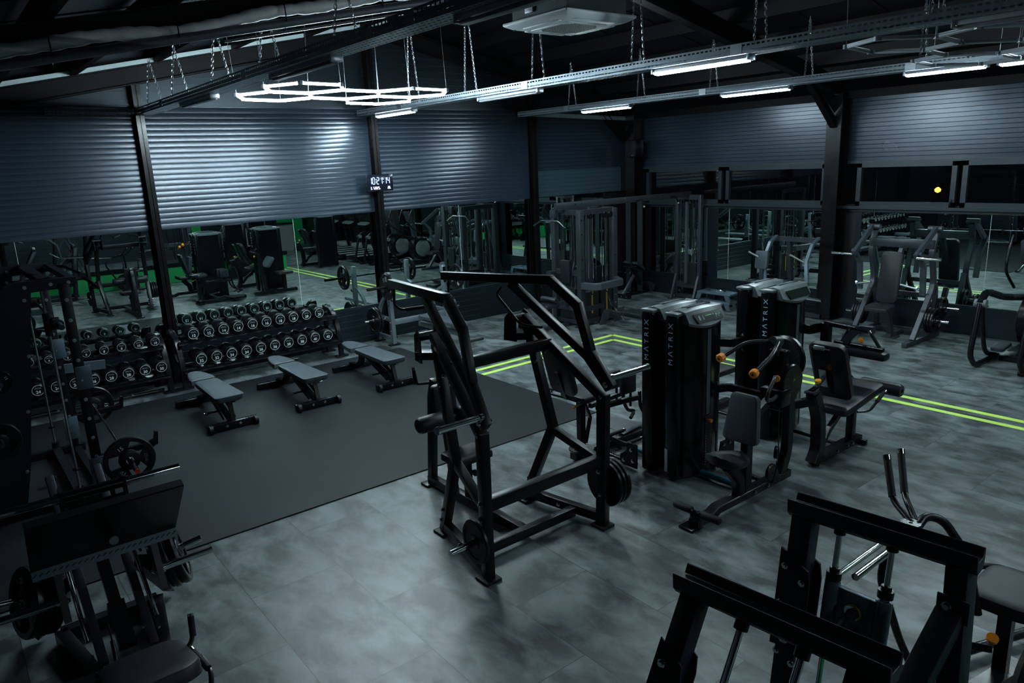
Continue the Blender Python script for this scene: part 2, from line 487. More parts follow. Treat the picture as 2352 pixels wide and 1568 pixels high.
# right-hand wall: ribbed low panel, mirrors, sill, dark windows, ribbed panel above
mb = MB(); ribs(mb, (XB, YF, 0), (0, 1, 0), (-1, 0, 0), YA - YF, 2.76, 3.80, 0.07, .006)
mb.box((XB + .06, (YF + YA) / 2, 3.28), (.10, YA - YF, 1.04))
struct('wall_right', mb, 'wall_rib')
mb = MB(); ribs(mb, (XB - .02, YF, 0), (0, 1, 0), (-1, 0, 0), YA - YF, 0.0, 0.47, 0.085, .006)
mb.box((XB + .04, (YF + YA) / 2, .235), (.11, YA - YF, .47))
for (y0, y1) in ((9.22, 9.45), (6.80, 6.98), (6.25, 6.33), (1.7, 2.1), (11.3, 11.64)):
    mb.box((XB + .02, (y0 + y1) / 2, 1.22), (.06, y1 - y0, 1.52))
struct('wall_right_low_panel', mb, 'wall_rib_low')
struct('trim_1', MB().box((XB - .03, (YF + YA) / 2, 1.985), (.14, YA - YF, .05)).box((XB - .0, (YF + YA) / 2, 1.94), (.05, YA - YF, .06)), 'frame_alu')
struct('trim_2', MB().box((XB - .02, (YF + YA) / 2, 2.745), (.08, YA - YF, .04)), 'frame_alu')
struct('trim_3', MB().box((XB - .05, (YF + YA) / 2, 3.86), (.14, YA - YF, .12)), 'rafter')
wn = 0
WIN = [(9.12, 11.1, False), (6.92, 9.02, False), (4.78, 6.36, True), (3.2, 4.70, False), (1.4, 3.1, True), (-1.0, 1.3, False), (-3.4, -1.1, False), (-6.9, -3.5, False)]
for (y0, y1, hnd) in WIN:
    wn += 1; mb = MB(); t = .075
    for (c, s) in (((XB - .01, (y0 + y1) / 2, 2.01 + t / 2), (.07, y1 - y0, t)), ((XB - .01, (y0 + y1) / 2, 2.73 - t / 2), (.07, y1 - y0, t)),
                   ((XB - .01, y0 + t / 2, 2.37), (.07, t, .72)), ((XB - .01, y1 - t / 2, 2.37), (.07, t, .72))):
        mb.box(c, s)
    f = struct('window_%d' % wn, mb, 'frame_alu')
    obj('pane', MB().box((XB + .012, (y0 + y1) / 2, 2.37), (.012, y1 - y0 - .1, .62)), 'window_glass', f)
    if hnd:
        obj('window_handle', MB().tube([(XB - .04, y0 + .04, 2.13), (XB - .075, y0 + .04, 2.13), (XB - .075, y0 + .045, 2.03)], .011, 8, .012), 'chrome', f)
struct('wall_right_backing', MB().box((XB + .06, (YF + YA) / 2, 1.25), (.06, YA - YF, 1.56)), 'seam_dark')

# far sides of the hall, only met in the mirrors
mb = MB(); ribs(mb, (XL, YF, 0), (1, 0, 0), (0, 1, 0), XB - XL, 0, 5.6, 0.25, .006)
struct('wall_front', mb.box(((XL + XB) / 2, YF - .06, 2.8), (XB - XL, .1, 5.6)), 'wall_rib_low')
mb = MB(); ribs(mb, (XL, YF, 0), (0, 1, 0), (1, 0, 0), YA - YF, 0, 3.6, 0.25, .006)
struct('wall_side', mb.box((XL - .06, (YF + YA) / 2, 1.8), (.1, YA - YF, 3.6)), 'wall_rib_low')

# roof: two slopes, joints in the panels
mb = MB()
R = .47
for (x0, x1) in ((XL - .1, 6.6), (6.6, XB + .1)):
    mb.add([(x0, YF - .1, zb(x0) + R), (x1, YF - .1, zb(x1) + R), (x1, YA + .1, zb(x1) + R), (x0, YA + .1, zb(x0) + R),
            (x0, YF - .1, zb(x0) + R + .1), (x1, YF - .1, zb(x1) + R + .1), (x1, YA + .1, zb(x1) + R + .1), (x0, YA + .1, zb(x0) + R + .1)],
           [(0, 1, 2, 3), (7, 6, 5, 4), (0, 4, 5, 1), (3, 2, 6, 7), (0, 3, 7, 4), (1, 5, 6, 2)])
for k in range(19):
    y = YF + 1.0 * k
    for (x0, x1) in ((XL, 6.6), (6.6, XB)):
        mb.beam((x0, y, zb(x0) + R - .006), (x1, y, zb(x1) + R - .006), .03, .012)
struct('ceiling', mb, 'roof_panel')

def ibeam(mb, p, q, h, w, tf=.014, tw=.010, upv=(0, 0, 1)):
    p, q = V(p), V(q); d, s, u = frame_of(q - p, upv)
    mb.beam(p, q, tw, h, upv)
    for sg in (-1, 1): mb.beam(p + u * sg * (h / 2 - tf / 2), q + u * sg * (h / 2 - tf / 2), w, tf, upv)
    return mb
tn = 3
FR = [11.46, 6.66, 1.86, -2.94]
for y in FR:
    mb = MB(); h = BEAM
    for (xa, xb) in ((XL, 6.6), (XB - .1, 6.6)):
        ibeam(mb, (xa, y, zb(xa) + h / 2), (xb, y, zb(xb) + h / 2), h, .16)
    # haunch brace down to the wall column
    ibeam(mb, (XB - .35, y, 3.38), (XB - 1.25, y, zb(XB - 1.25) + .04), .12, .10)
    mb.prism([(XB - .25, y, 3.5), (XB - .25, y, 3.85), (XB - .9, y, 3.95)], (0, 1, 0), .012)
    tn += 1; struct('trim_%d' % tn, mb, 'rafter')
    # wall column on the right-hand wall
    c = MB(); yy = y if y < 11 else 11.30
    ibeam(c, (XB - .21, yy, 0), (XB - .21, yy, 3.9), .30, .26, .016, .012, (1, 0, 0))
    c.box((XB - .21, yy, .01), (.40, .34, .02))
    tn += 1; struct('trim_%d' % tn, c, 'steel_column')
struct('trim_98', MB().box((XB - .38, 11.33, 1.05), (.02, .14, 2.1)).box((XB - .38, 10.99, 1.05), (.02, .14, 2.1)), 'frame_alu')
# slim columns along the back-left wall
for x in (-1.0, 2.63, 6.27, 9.82):
    c = MB(); ibeam(c, (x, YA - .085, 0), (x, YA - .085, zb(x) + .02), .15, .11, .010, .008, (0, 1, 0))
    c.box((x, YA - .085, .008), (.2, .2, .016))
    zz = 2.9
    while zz < zb(x) - .1:
        c.bolt((x + .045, YA - .16, zz), (0, -1, 0), .009); zz += .35
    tn += 1; struct('trim_%d' % tn, c, 'steel_column')
# purlins under the roof sheets, and the pale closing strip above the end frame
for x in (-3.2, -2.1, -1.0, .1, .95, 1.85, 2.9, 3.98, 5.12, 6.1, 7.1, 8.2, 9.35, 10.5, 11.6, 12.4):
    tn += 1
    z0 = zb(x) + BEAM
    struct('trim_%d' % tn, MB().box((x, (YF + YA) / 2, z0 + .105), (.012, YA - YF, .2)).box((x + .03, (YF + YA) / 2, z0 + .012), (.07, YA - YF, .012))
           .box((x + .03, (YF + YA) / 2, z0 + .2), (.07, YA - YF, .012)), 'rafter')
mb = MB()
for (x0, x1) in ((XL, 6.6),):
    mb.beam((x0, 11.42, zb(x0) + BEAM + .035), (x1, 11.42, zb(x1) + BEAM + .035), .10, .055)
tn += 1; struct('trim_%d' % tn, mb, 'pale_trim')

# rubber training mat and court lines
MZ = 0.012
mb = MB()
mb.box(((-3.9 + 5.98) / 2, (6.01 + 10.72) / 2, MZ / 2), (9.88, 4.71, MZ))
for k in range(1, 9):                                      # puzzle joints between the sheets, thin raised seams
    pass
tag(obj('training_mat', mb, 'mat_rubber', bevel=0.003), 'large black rubber training mat under the three adjustable benches', 'mat')

def line(pts, w=.085):
    m = MB(); off = .0015
    for a, b in zip(pts[:-1], pts[1:]):
        m.beam((*a, off), (*b, off), w, .003)
    return m
tag(obj('floor_line', line([(5.99, 8.61), (9.04, 8.66), (8.98, -3.0)]), 'yellow_line'), 'outer yellow-green stripe turning a corner on the tiled floor', 'floor stripe')
tag(obj('floor_line', line([(5.99, 8.37), (8.80, 8.42), (8.74, -3.0)]), 'yellow_line'), 'inner yellow-green stripe running beside the outer one', 'floor stripe')

# mirrors: one thing per bay
def mirror_a(x0, x1, label, seams=()):
    if not seams:
        return tag(obj('wall_mirror', MB().box(((x0 + x1) / 2, YA + .012, 1.4525), (x1 - x0, .006, 1.615)), 'mirror'), label, 'mirror')
    t = thing('wall_mirror', label, 'mirror', (x0, YA, .645))
    obj('glass', MB().box(((x0 + x1) / 2, YA + .012, 1.4525), (x1 - x0, .006, 1.615)), 'mirror', t)
    if seams:
        m = MB()
        for s in seams: m.box((s, YA + .0085, 1.4525), (.005, .002, 1.615))
        obj('joint', m, 'pale_trim', t)
mirror_a(XL, -1.0, 'wall mirror furthest left behind the rack of small dumbbells')
mirror_a(-1.0, 2.63, 'wall mirror behind the left dumbbell rack, left of the first slim column', (.9,))
mirror_a(2.63, 6.27, 'wall mirror above the right dumbbell rack between two slim columns', (4.72,))
mirror_a(6.27, 9.82, 'wall mirror behind the silver barbell bench, right of the clock column', (8.0,))
mirror_a(9.82, 11.95, 'wall mirror beside the corner column behind the cable tower')
def mirror_b(y0, y1, label, seams=()):
    if not seams:
        return tag(obj('wall_mirror', MB().box((XB + .012, (y0 + y1) / 2, 1.19), (.006, y1 - y0, 1.44)), 'mirror'), label, 'mirror')
    t = thing('wall_mirror', label, 'mirror', (XB, y0, .47))
    obj('glass', MB().box((XB + .012, (y0 + y1) / 2, 1.19), (.006, y1 - y0, 1.44)), 'mirror', t)
    if seams:
        m = MB()
        for s in seams: m.box((XB + .0085, s, 1.19), (.002, .005, 1.44))
        obj('joint', m, 'pale_trim', t)
mirror_b(9.45, 11.0, 'narrow wall mirror under the window right beside the corner column')
mirror_b(6.98, 9.22, 'wall mirror between the cable station and the wide right-hand column', (8.95,))
mirror_b(2.1, 6.25, 'wall mirror behind the lever chest press under the right windows', (4.25,))

# ------------------------------------------------------------------ ceiling services
def perf(mb, o, ud, vd, L, Hh, rows, pitch=.050, hl=.031, hh=.015):
    o, ud, vd = V(o), V(ud).normalized(), V(vd).normalized()
    nc = int(L / pitch); xs = []
    for k in range(nc): xs += [k * pitch, k * pitch + (pitch - hl) / 2, k * pitch + (pitch + hl) / 2]
    xs.append(L)
    ys = [0]
    for r in range(rows):
        c = Hh * (r + .5) / rows; ys += [c - hh / 2, c + hh / 2]
    ys.append(Hh)
    base = len(mb.v); W2 = len(xs)
    vs = [o + ud * x + vd * y for y in ys for x in xs]
    fs = []
    for j in range(len(ys) - 1):
        for i in range(len(xs) - 1):
            if j % 2 == 1 and i % 3 == 1 and i < 3 * nc: continue
            fs.append((j * W2 + i, j * W2 + i + 1, (j + 1) * W2 + i + 1, (j + 1) * W2 + i))
    return mb.add(vs, fs)

def tray(x, y0, y1, label):
    w, h, z = .20, .095, 3.855; t = thing('cable_tray', label, 'cable tray', (x, y1, z))
    mb = MB(); L = y1 - y0
    for sx in (-w / 2, w / 2): perf(mb, (x + sx, y0, z), (0, 1, 0), (0, 0, 1), L, h, 2)
    obj('side', mb, 'galvanised', t)
    mb = MB(); perf(mb, (x - w / 2, y0, z), (0, 1, 0), (1, 0, 0), L, w, 4, .055, .028, .016)
    obj('base', mb, 'galvanised', t)
    mb = MB(); yy = y1 - 1.4
    while yy > y0:
        mb.box((x - w / 2 - .003, yy, z + h / 2), (.004, .12, h * .9)); mb.box((x + w / 2 + .003, yy, z + h / 2), (.004, .12, h * .9)); yy -= 3.0
    obj('coupling', mb, 'zinc', t)
tray(2.70, -5.5, 11.60, 'perforated steel cable tray nearest the left, over the dumbbell benches')
tray(6.12, -5.5, 11.60, 'perforated steel cable tray in the middle, starting above the clock column')
tray(9.60, -5.5, 11.60, 'perforated steel cable tray furthest right, running over the cable towers')
t = thing('cable_tray', 'short dark cable tray crossing to the corner column along the back wall', 'cable tray', (9.9, 11.5, 3.85))
mb = MB(); perf(mb, (9.75, 11.42, 3.86), (1, 0, -.028), (0, 0, 1), 3.0, .07, 2); perf(mb, (9.75, 11.56, 3.86), (1, 0, -.028), (0, 0, 1), 3.0, .07, 2)
mb.beam((9.75, 11.49, 3.86), (12.7, 11.49, 3.775), .14, .003); obj('side', mb, 'galvanised', t)
t = thing('cable_tray', 'short dark tray dropping from the left tray to the wall', 'cable tray', (2.0, 11.5, 3.86))
mb = MB(); perf(mb, (1.5, 11.47, 3.86), (1, 0, 0), (0, 0, 1), 1.2, .07, 2); mb.beam((1.5, 11.54, 3.86), (2.7, 11.54, 3.86), .14, .003); obj('side', mb, 'dark_grey_metal', t)

def lamp(x, y0, y1, on, label):
    t = thing('strip_light', label, 'strip light', (x, y1, 3.80), 'linear LED lights under the cable trays')
    mb = MB(); mb.box((x, (y0 + y1) / 2, 3.837), (.085, y1 - y0, .034), bev=.004)
    obj('housing', mb, 'lamp_body', t)
    obj('diffuser', MB().box((x, (y0 + y1) / 2, 3.806), (.066, y1 - y0 - .06, .024), bev=.006), 'led_on' if on else 'lamp_off', t)
    mb = MB()
    for y in (y0 + .012, y1 - .012): mb.box((x, y, 3.832), (.10, .03, .055), bev=.004)
    obj('end_cap', mb, 'zinc', t)
lamp(2.70, 5.45, 6.72, False, 'unlit strip light under the left cable tray beside the glowing hexagon lamp')
lamp(2.70, 2.60, 3.80, False, 'unlit strip light at the top edge where the left tray leaves the picture')
lamp(2.70, 8.42, 9.60, False, 'unlit strip light furthest down the left cable tray towards the wall')
lamp(2.70, -1.2, 0.0, False, 'unlit strip light under the left cable tray over the near side')
lamp(2.70, -4.2, -3.0, True, 'lit strip light under the left cable tray near the front wall')
lamp(6.12, 9.93, 11.08, True, 'short glowing strip light just right of the clock column top')
lamp(6.12, 7.02, 8.26, False, 'unlit strip light under the middle tray right of the glowing hexagons')
lamp(6.12, 4.10, 5.24, True, 'long glowing strip light under the middle tray near the picture centre')
lamp(6.12, 1.26, 2.42, False, 'unlit strip light under the middle tray above the dark hexagon lamp')
lamp(6.12, -1.6, -.4, True, 'lit strip light under the middle tray above the green partition')
lamp(6.12, -4.5, -3.3, True, 'lit strip light under the middle tray near the front wall')
lamp(9.60, 8.72, 9.88, True, 'leftmost glowing strip light under the right-hand tray')
lamp(9.60, 5.80, 6.92, True, 'second glowing strip light under the right-hand tray')
lamp(9.60, 3.40, 4.30, True, 'third glowing strip light under the right tray, below the dark hexagons')
lamp(9.60, 2.10, 3.30, True, 'glowing strip light under the right tray cut by the right picture edge')
lamp(9.60, -1.4, -.2, True, 'lit strip light under the right-hand tray beyond the right picture edge')

def chain_mb(mb, p, q, pitch=.034, r=.0036, w=.011):
    p, q = V(p), V(q); L = (q - p).length; n = max(2, int(L / pitch)); d, s, u = frame_of(q - p, (1, 0.01, 0))
    for k in range(n):
        c = p + d * (L * (k + .5) / n); a = s if k % 2 else u; hl = pitch * .68
        pts = [c + d * (hl * math.cos(t)) + a * (w * math.sin(t)) for t in [2 * PI * j / 8 for j in range(8)]]
        mb.tube(pts, r, 4, closed=True)
    return mb
HC = [(2.70, 10.86, 'left tray, closest to the wall'), (2.70, 9.66, 'left tray, second from the wall'), (2.70, 8.14, 'left tray, above its small white junction box'),
      (2.70, 6.77, 'left tray, above the far end of its unlit light'), (2.70, 5.26, 'left tray, just before the near end of its unlit light'),
      (6.12, 9.92, 'middle tray, above the lit strip near the clock'), (6.12, 8.45, 'middle tray, right of the glowing hexagons'), (6.12, 7.05, 'middle tray, under the air conditioner'),
      (6.12, 5.46, 'middle tray, right of the air conditioner'), (6.12, 4.02, 'middle tray, at the right end of the long lit strip'), (6.12, 2.54, 'middle tray, above the dark hexagon lamp'),
      (9.60, 10.14, 'right-hand tray, closest to the wall'), (9.60, 8.50, 'right-hand tray, at the end of its first lit strip'), (9.60, 7.07, 'right-hand tray, left of its second lit strip'),
      (9.60, 5.55, 'right-hand tray, right of its second lit strip'), (9.60, 4.10, 'right-hand tray, behind the dark hexagon lamp')]
for (x, y, lab) in HC:
    zt_ = zb(x) + BEAM + .0
    mb = MB(); top = (x, y + .02, zt_ if x < 9 else zt_ + .0)
    chain_mb(mb, top, (x - .10, y, 3.935)); chain_mb(mb, top, (x + .10, y, 3.935))
    tag(obj('hanger_chain', mb, 'zinc'), 'zinc chain loop holding the ' + lab, 'chain', 'chains hanging the cable trays')

def hexlamp(cx, cy, s, th, z, gx, gy, cells, on, name, label, kx=1.0):
    t = thing(name, label, 'hexagon light', (cx, cy, z))
    ux = V(math.cos(th), math.sin(th)); uy = V(math.cos(th - PI / 3), math.sin(th - PI / 3))
    pts = {}; edges = set()
    def key(v): return (round(v.x, 2), round(v.y, 2))
    for (q, r) in cells:
        c = V(cx, cy) + (ux * q + uy * r) * s * math.sqrt(3); ks = []
        for k in range(6):
            a = th - (PI / 6 + k * PI / 3); v = c + V(math.cos(a), math.sin(a)) * s
            kk = None
            for e in pts:
                if (pts[e].xy - v).length < .05: kk = e
            if kk is None: kk = len(pts); pts[kk] = V(v.x, v.y, z + gx * (v.x - cx) + gy * (v.y - cy))
            ks.append(kk)
        for k in range(6): edges.add(tuple(sorted((ks[k], ks[(k + 1) % 6]))))
    body = MB(); glow = MB(); cp = MB(); w = .028
    for (a, b) in sorted(edges):
        p, q = pts[a], pts[b]; d = (q - p).normalized(); p2, q2 = p + d * .035, q - d * .035
        glow.cyl(p2, q2, .0165, 10)
        body.beam(p2 + V(0, 0, .014), q2 + V(0, 0, .014), .034, .010)
    for k, p in pts.items():
        cp.cyl(p - V(0, 0, .018), p + V(0, 0, .02), .030, 6)
    g = 'hex_on' if on else 'lamp_off'
    obj('tube_grid', glow, g if on else 'hex_off', t); obj('rail', body, 'lamp_body' if on else 'hex_off', t); obj('connector', cp, 'zinc' if not on else 'lamp_body', t)
    return t, pts
t, P1 = hexlamp(4.249, 8.456, .464, 5.784, 3.873, -.013, -.016, [(0, 0), (1, 0), (-1, 1), (-1, 0), (1, -1)], True, 'hexagon_light', 'glowing white honeycomb lamp of five hexagons in front of the back wall')
cells2 = [(0, 0), (-1, 1), (0, 1), (0, -1), (1, -1)]
t2, P2 = hexlamp(7.851, 2.86, .456, 4.705, 3.83, -.047, .033, cells2, False, 'hexagon_light', 'dark unlit honeycomb lamp of hexagons at the upper right')
def wires(t, P, idx, z1):
    for k in idx:
        p = P[k]; x = p.x + random.uniform(-.06, .06)
        obj('suspension_wire', MB().tube([(p.x, p.y, p.z + .01), (x, p.y + random.uniform(-.05, .05), min(z1, zb(p.x) + BEAM))], .0025, 5), 'zinc', t)
wires(t, P1, list(P1)[::2], 5.1); wires(t2, P2, list(P2)[::2], 5.0)

# ceiling cassette air conditioner
t = thing('air_conditioner', 'white square ceiling cassette air conditioner at the top centre', 'air conditioner', (5.42, 5.75, 4.33))
cx, cy, z = 5.42, 5.75, 4.34
mb = MB(); outl = []
for (r_, zz) in ((.30, z - .055), (.40, z - .045), (.47, z - .012), (.475, z), (.475, z + .02)):
    outl.append([(cx + sx * r_, cy + sy * r_, zz) for sx, sy in ((1, 1), (-1, 1), (-1, -1), (1, -1))])
vs = [p for o_ in outl for p in o_]
mb.add(vs, [(i * 4 + k, i * 4 + (k + 1) % 4, (i + 1) * 4 + (k + 1) % 4, (i + 1) * 4 + k) for i in range(4) for k in range(4)] + [(3, 2, 1, 0), (16, 17, 18, 19)])
obj('panel', mb, 'ac_white', t, bevel=.01)
for k, (dx, dy) in enumerate(((1, 0), (-1, 0), (0, 1), (0, -1))):
    a = (.055, .52) if dx else (.52, .055)
    obj('air_flap', MB().box((cx + dx * .36, cy + dy * .36, z - .052), (a[0], a[1], .014), bev=.006), 'ac_white', t)
g = obj('grille', MB().box((cx, cy, z - .058), (.54, .54, .014), bev=.006), 'ac_white', t)
mb = MB()
for i in range(-11, 12):
    for j in range(-11, 12):
        if abs(i) + abs(j) < 19: mb.box((cx + i * .021, cy + j * .021, z - .0655), (.013, .013, .003))
obj('grille_holes', mb, 'ac_dark', g)
obj('casing', MB().box((cx, cy, z + .16), (.80, .80, .27)), 'ac_box', t)
obj('badge', MB().cyl((cx - .39, cy + .39, z - .05), (cx - .39, cy + .39, z - .046), .016, 12), 'ac_dark', t)
obj('cable_box', MB().box((cx - .40, cy + .12, z + .12), (.05, .12, .10), bev=.006), 'lamp_body', t)
mb = MB()
for dx, dy in ((.38, .38), (-.38, .38), (.38, -.38), (-.38, -.38)): mb.cyl((cx + dx, cy + dy, z + .28), (cx + dx, cy + dy, 5.05), .006, 6)
obj('threaded_rod', mb, 'zinc', t)

# cloth-wrapped duct and grey conduit strapped under the first frame
YD = 6.50
mb = MB(); pts = []; prs = []
for i in range(160):
    x = -3.5 + i * .055; sag = .020 * math.sin(x * 2.4) + .015 * math.sin(x * 5.1 + 1)
    pts.append((x, YD, zb(x) + .055 + sag)); r = .050 + .005 * math.sin(i * 2.1) + .004 * math.sin(i * .7)
    prs.append([(r * math.cos(2 * PI * k / 12), r * math.sin(2 * PI * k / 12)) for k in range(12)])
mb.sweep(pts, prs[0], (0, 0, 1), profs=prs)
tag(obj('flexible_duct', mb, 'duct_cloth'), 'pale crinkled insulated duct running along the upper left roof frame', 'duct')
mb = MB(); mb.tube([(-3.5, YD - .03, zb(-3.5) - .035), (6.2, YD - .03, zb(6.2) - .035)], .038, 12)
c = obj('conduit_pipe', mb, 'pipe_grey'); tag(c, 'smooth grey pipe strapped just below the pale crinkled duct', 'pipe')
for x in (.05, .95, 1.85, 2.75, 3.7, 4.6):
    mb = MB(); mb.tube([(x, YD - .075, zb(x) - .03), (x, YD - .06, zb(x) + .10), (x - .04, YD + .06, zb(x) + .24)], .005, 5)
    mb.tube([(x, YD - .075, zb(x) + .03), (x, YD - .03, zb(x) - .08), (x, YD + .03, zb(x) - .02)], .005, 5)
    obj('strap', mb, 'rubber', c)
tag(obj('conduit_rail', MB().beam((2.2, YD - .06, zb(2.2) - .11), (6.4, YD - .06, zb(6.4) - .11), .03, .02), 'pipe_grey'), 'thin metal rail below the grey pipe at the top left', 'rail')

# wall clock on the slim column
t = thing('wall_clock', 'black digital clock showing 10:21:14 with blue figures on the slim column', 'clock', (6.3, YA - .2, 2.76))
cx, cz = 6.25, 2.755; yc = YA - .20
obj('housing', MB().box((cx, yc, cz), (.50, .045, .28), bev=.006), 'clock_body', t)
SEG = {'0': 'abcdef', '1': 'bc', '2': 'abged', '3': 'abgcd', '4': 'fgbc', '5': 'afgcd', '6': 'afgedc', '7': 'abc', '8': 'abcdefg', '9': 'abcdfg'}
def digits(mb, txt, x, z, h, w, th, gap, y):
    for ch in txt:
        if ch == ':':
            for dz in (-h * .2, h * .2): mb.box((x + w * .15, y, z + dz), (th, .003, th))
            x += w * .45; continue
        if ch == '.': mb.box((x, y, z - h / 2 + th / 2), (th * 1.3, .003, th * 1.3)); x += w * .35; continue
        if ch == ' ': x += w * .8; continue
        q = {'a': (x + w / 2, z + h / 2, w * .8, th), 'd': (x + w / 2, z - h / 2, w * .8, th), 'g': (x + w / 2, z, w * .8, th),
             'b': (x + w, z + h / 4, th, h * .42), 'c': (x + w, z - h / 4, th, h * .42), 'f': (x, z + h / 4, th, h * .42), 'e': (x, z - h / 4, th, h * .42)}
        for s_ in SEG[ch]:
            a = q[s_]; mb.box((a[0], y, a[1]), (a[2], .003, a[3]))
        x += w + gap
    return mb
yf = yc - .0245
obj('time_display', digits(MB(), '10:21:14', cx - .205, cz + .035, .11, .040, .010, .022, yf), 'clock_digits', t)
obj('date_display', digits(MB(), '3. 7.2025.', cx - .19, cz - .085, .040, .016, .006, .010, yf), 'clock_digits_white', t)
obj('temperature_display', digits(MB(), '28.', cx + .14, cz - .085, .040, .016, .006, .010, yf), 'clock_digits_white', t)
obj('bracket', MB().box((cx, YA - .172, cz), (.10, .02, .12)), 'rafter', t)

# loudspeaker high on the corner column
t = thing('wall_speaker', 'small black loudspeaker high on the corner column', 'speaker', (12.35, 11.2, 3.2))
obj('cabinet', MB().box((12.30, 11.05, 3.17), (.26, .24, .36), bev=.02), 'satin_black', t)
obj('grille', MB().box((12.165, 11.05, 3.17), (.012, .20, .32), bev=.004), 'foam', t)
obj('bracket', MB().box((12.46, 11.1, 3.17), (.10, .05, .10)), 'rafter', t)
obj('status_light', MB().box((12.158, 11.02, 3.03), (.004, .03, .006)), 'label_white', t)

# ------------------------------------------------------------------ lever pulldown in the middle of the room
def xL(y): return 2.80 + .197 * (y - 3.97)
def xR(y): return 4.00 - .18 * (y - 3.97)
def plate(name, p, n, r, th, m='rubber_urethane', parent=None, label=None, group=None, style='grip', num=None, numr=.72, brand=None, flip=1, rot=0.0, cat='weight plate', hub='chrome'):
    """weight plate centred p, axis n. Raised rim, hub, three grip openings."""
    p, n = V(p), V(n).normalized(); d, s, u = frame_of(n)
    t = thing(name, label, cat, p, group) if parent is None else parent
    seg = 48; mb = MB(); h = th / 2
    if style == 'grip':
        ri, ro = r * .42, r * .80
        def ring(prof): mb.lathe(p, n, prof, seg)
        ring([(-h, ro), (-h, r * .96), (-h * .6, r), (h * .6, r), (h, r * .96), (h, ro), (h * .6, ro * .985), (-h * .6, ro * .985), (-h, ro)])
        ring([(-h, r * .13), (-h, ri * .9), (-h * .7, ri), (h * .7, ri), (h, ri * .9), (h, r * .13), (-h, r * .13)])
        for k in range(3):
            a0 = rot + k * 2 * PI / 3; n_ = 8; vs = []
            for (rr, q) in ((ri * .95, .30), (ro, .62)):
                for z in (-h * .75, h * .75):
                    for j in range(n_ + 1):
                        a = a0 - q + 2 * q * j / n_; vs.append(p + n * z + (s * math.cos(a) + u * math.sin(a)) * rr)
            m_ = n_ + 1; fs = []
            for j in range(n_):
                fs += [(j, j + 1, 2 * m_ + j + 1, 2 * m_ + j), (m_ + j, 3 * m_ + j, 3 * m_ + j + 1, m_ + j + 1)]
            fs += [(0, 2 * m_, 3 * m_, m_), (n_, m_ + n_, 3 * m_ + n_, 2 * m_ + n_)]
            mb.add(vs, fs)
    else:
        mb.lathe(p, n, [(-h, r * .13), (-h, r * .95), (-h * .5, r), (h * .5, r), (h, r * .95), (h, r * .82), (h * .6, r * .78), (h * .6, r * .36), (h, r * .32), (h, r * .13), (-h, r * .13)], seg)
    obj('disc', mb, m, t)
    obj('hub_ring', MB().lathe(p, n, [(-h * 1.05, .0262), (-h * 1.05, r * .15), (h * 1.05, r * .15), (h * 1.05, .0262), (-h * 1.05, .0262)], 24), hub, t)
    if num or brand:
        for k in range(3):
            a = rot + k * 2 * PI / 3; rr = (ri + ro) / 2 if style == 'grip' else r * .6
            o = p + n * (flip * h * 0.77) + (s * math.cos(a) + u * math.sin(a)) * rr
            yd = (s * math.cos(a) + u * math.sin(a)); xd = yd.cross(n * flip)
            txt = num if (k < 2 or not brand) else brand
            obj('lettering', text_mesh(txt, r * (.24 if txt == num else .17), o, xd, yd, sx=1.0), 'white_print' if txt == num else 'dim_print', t)
    return t

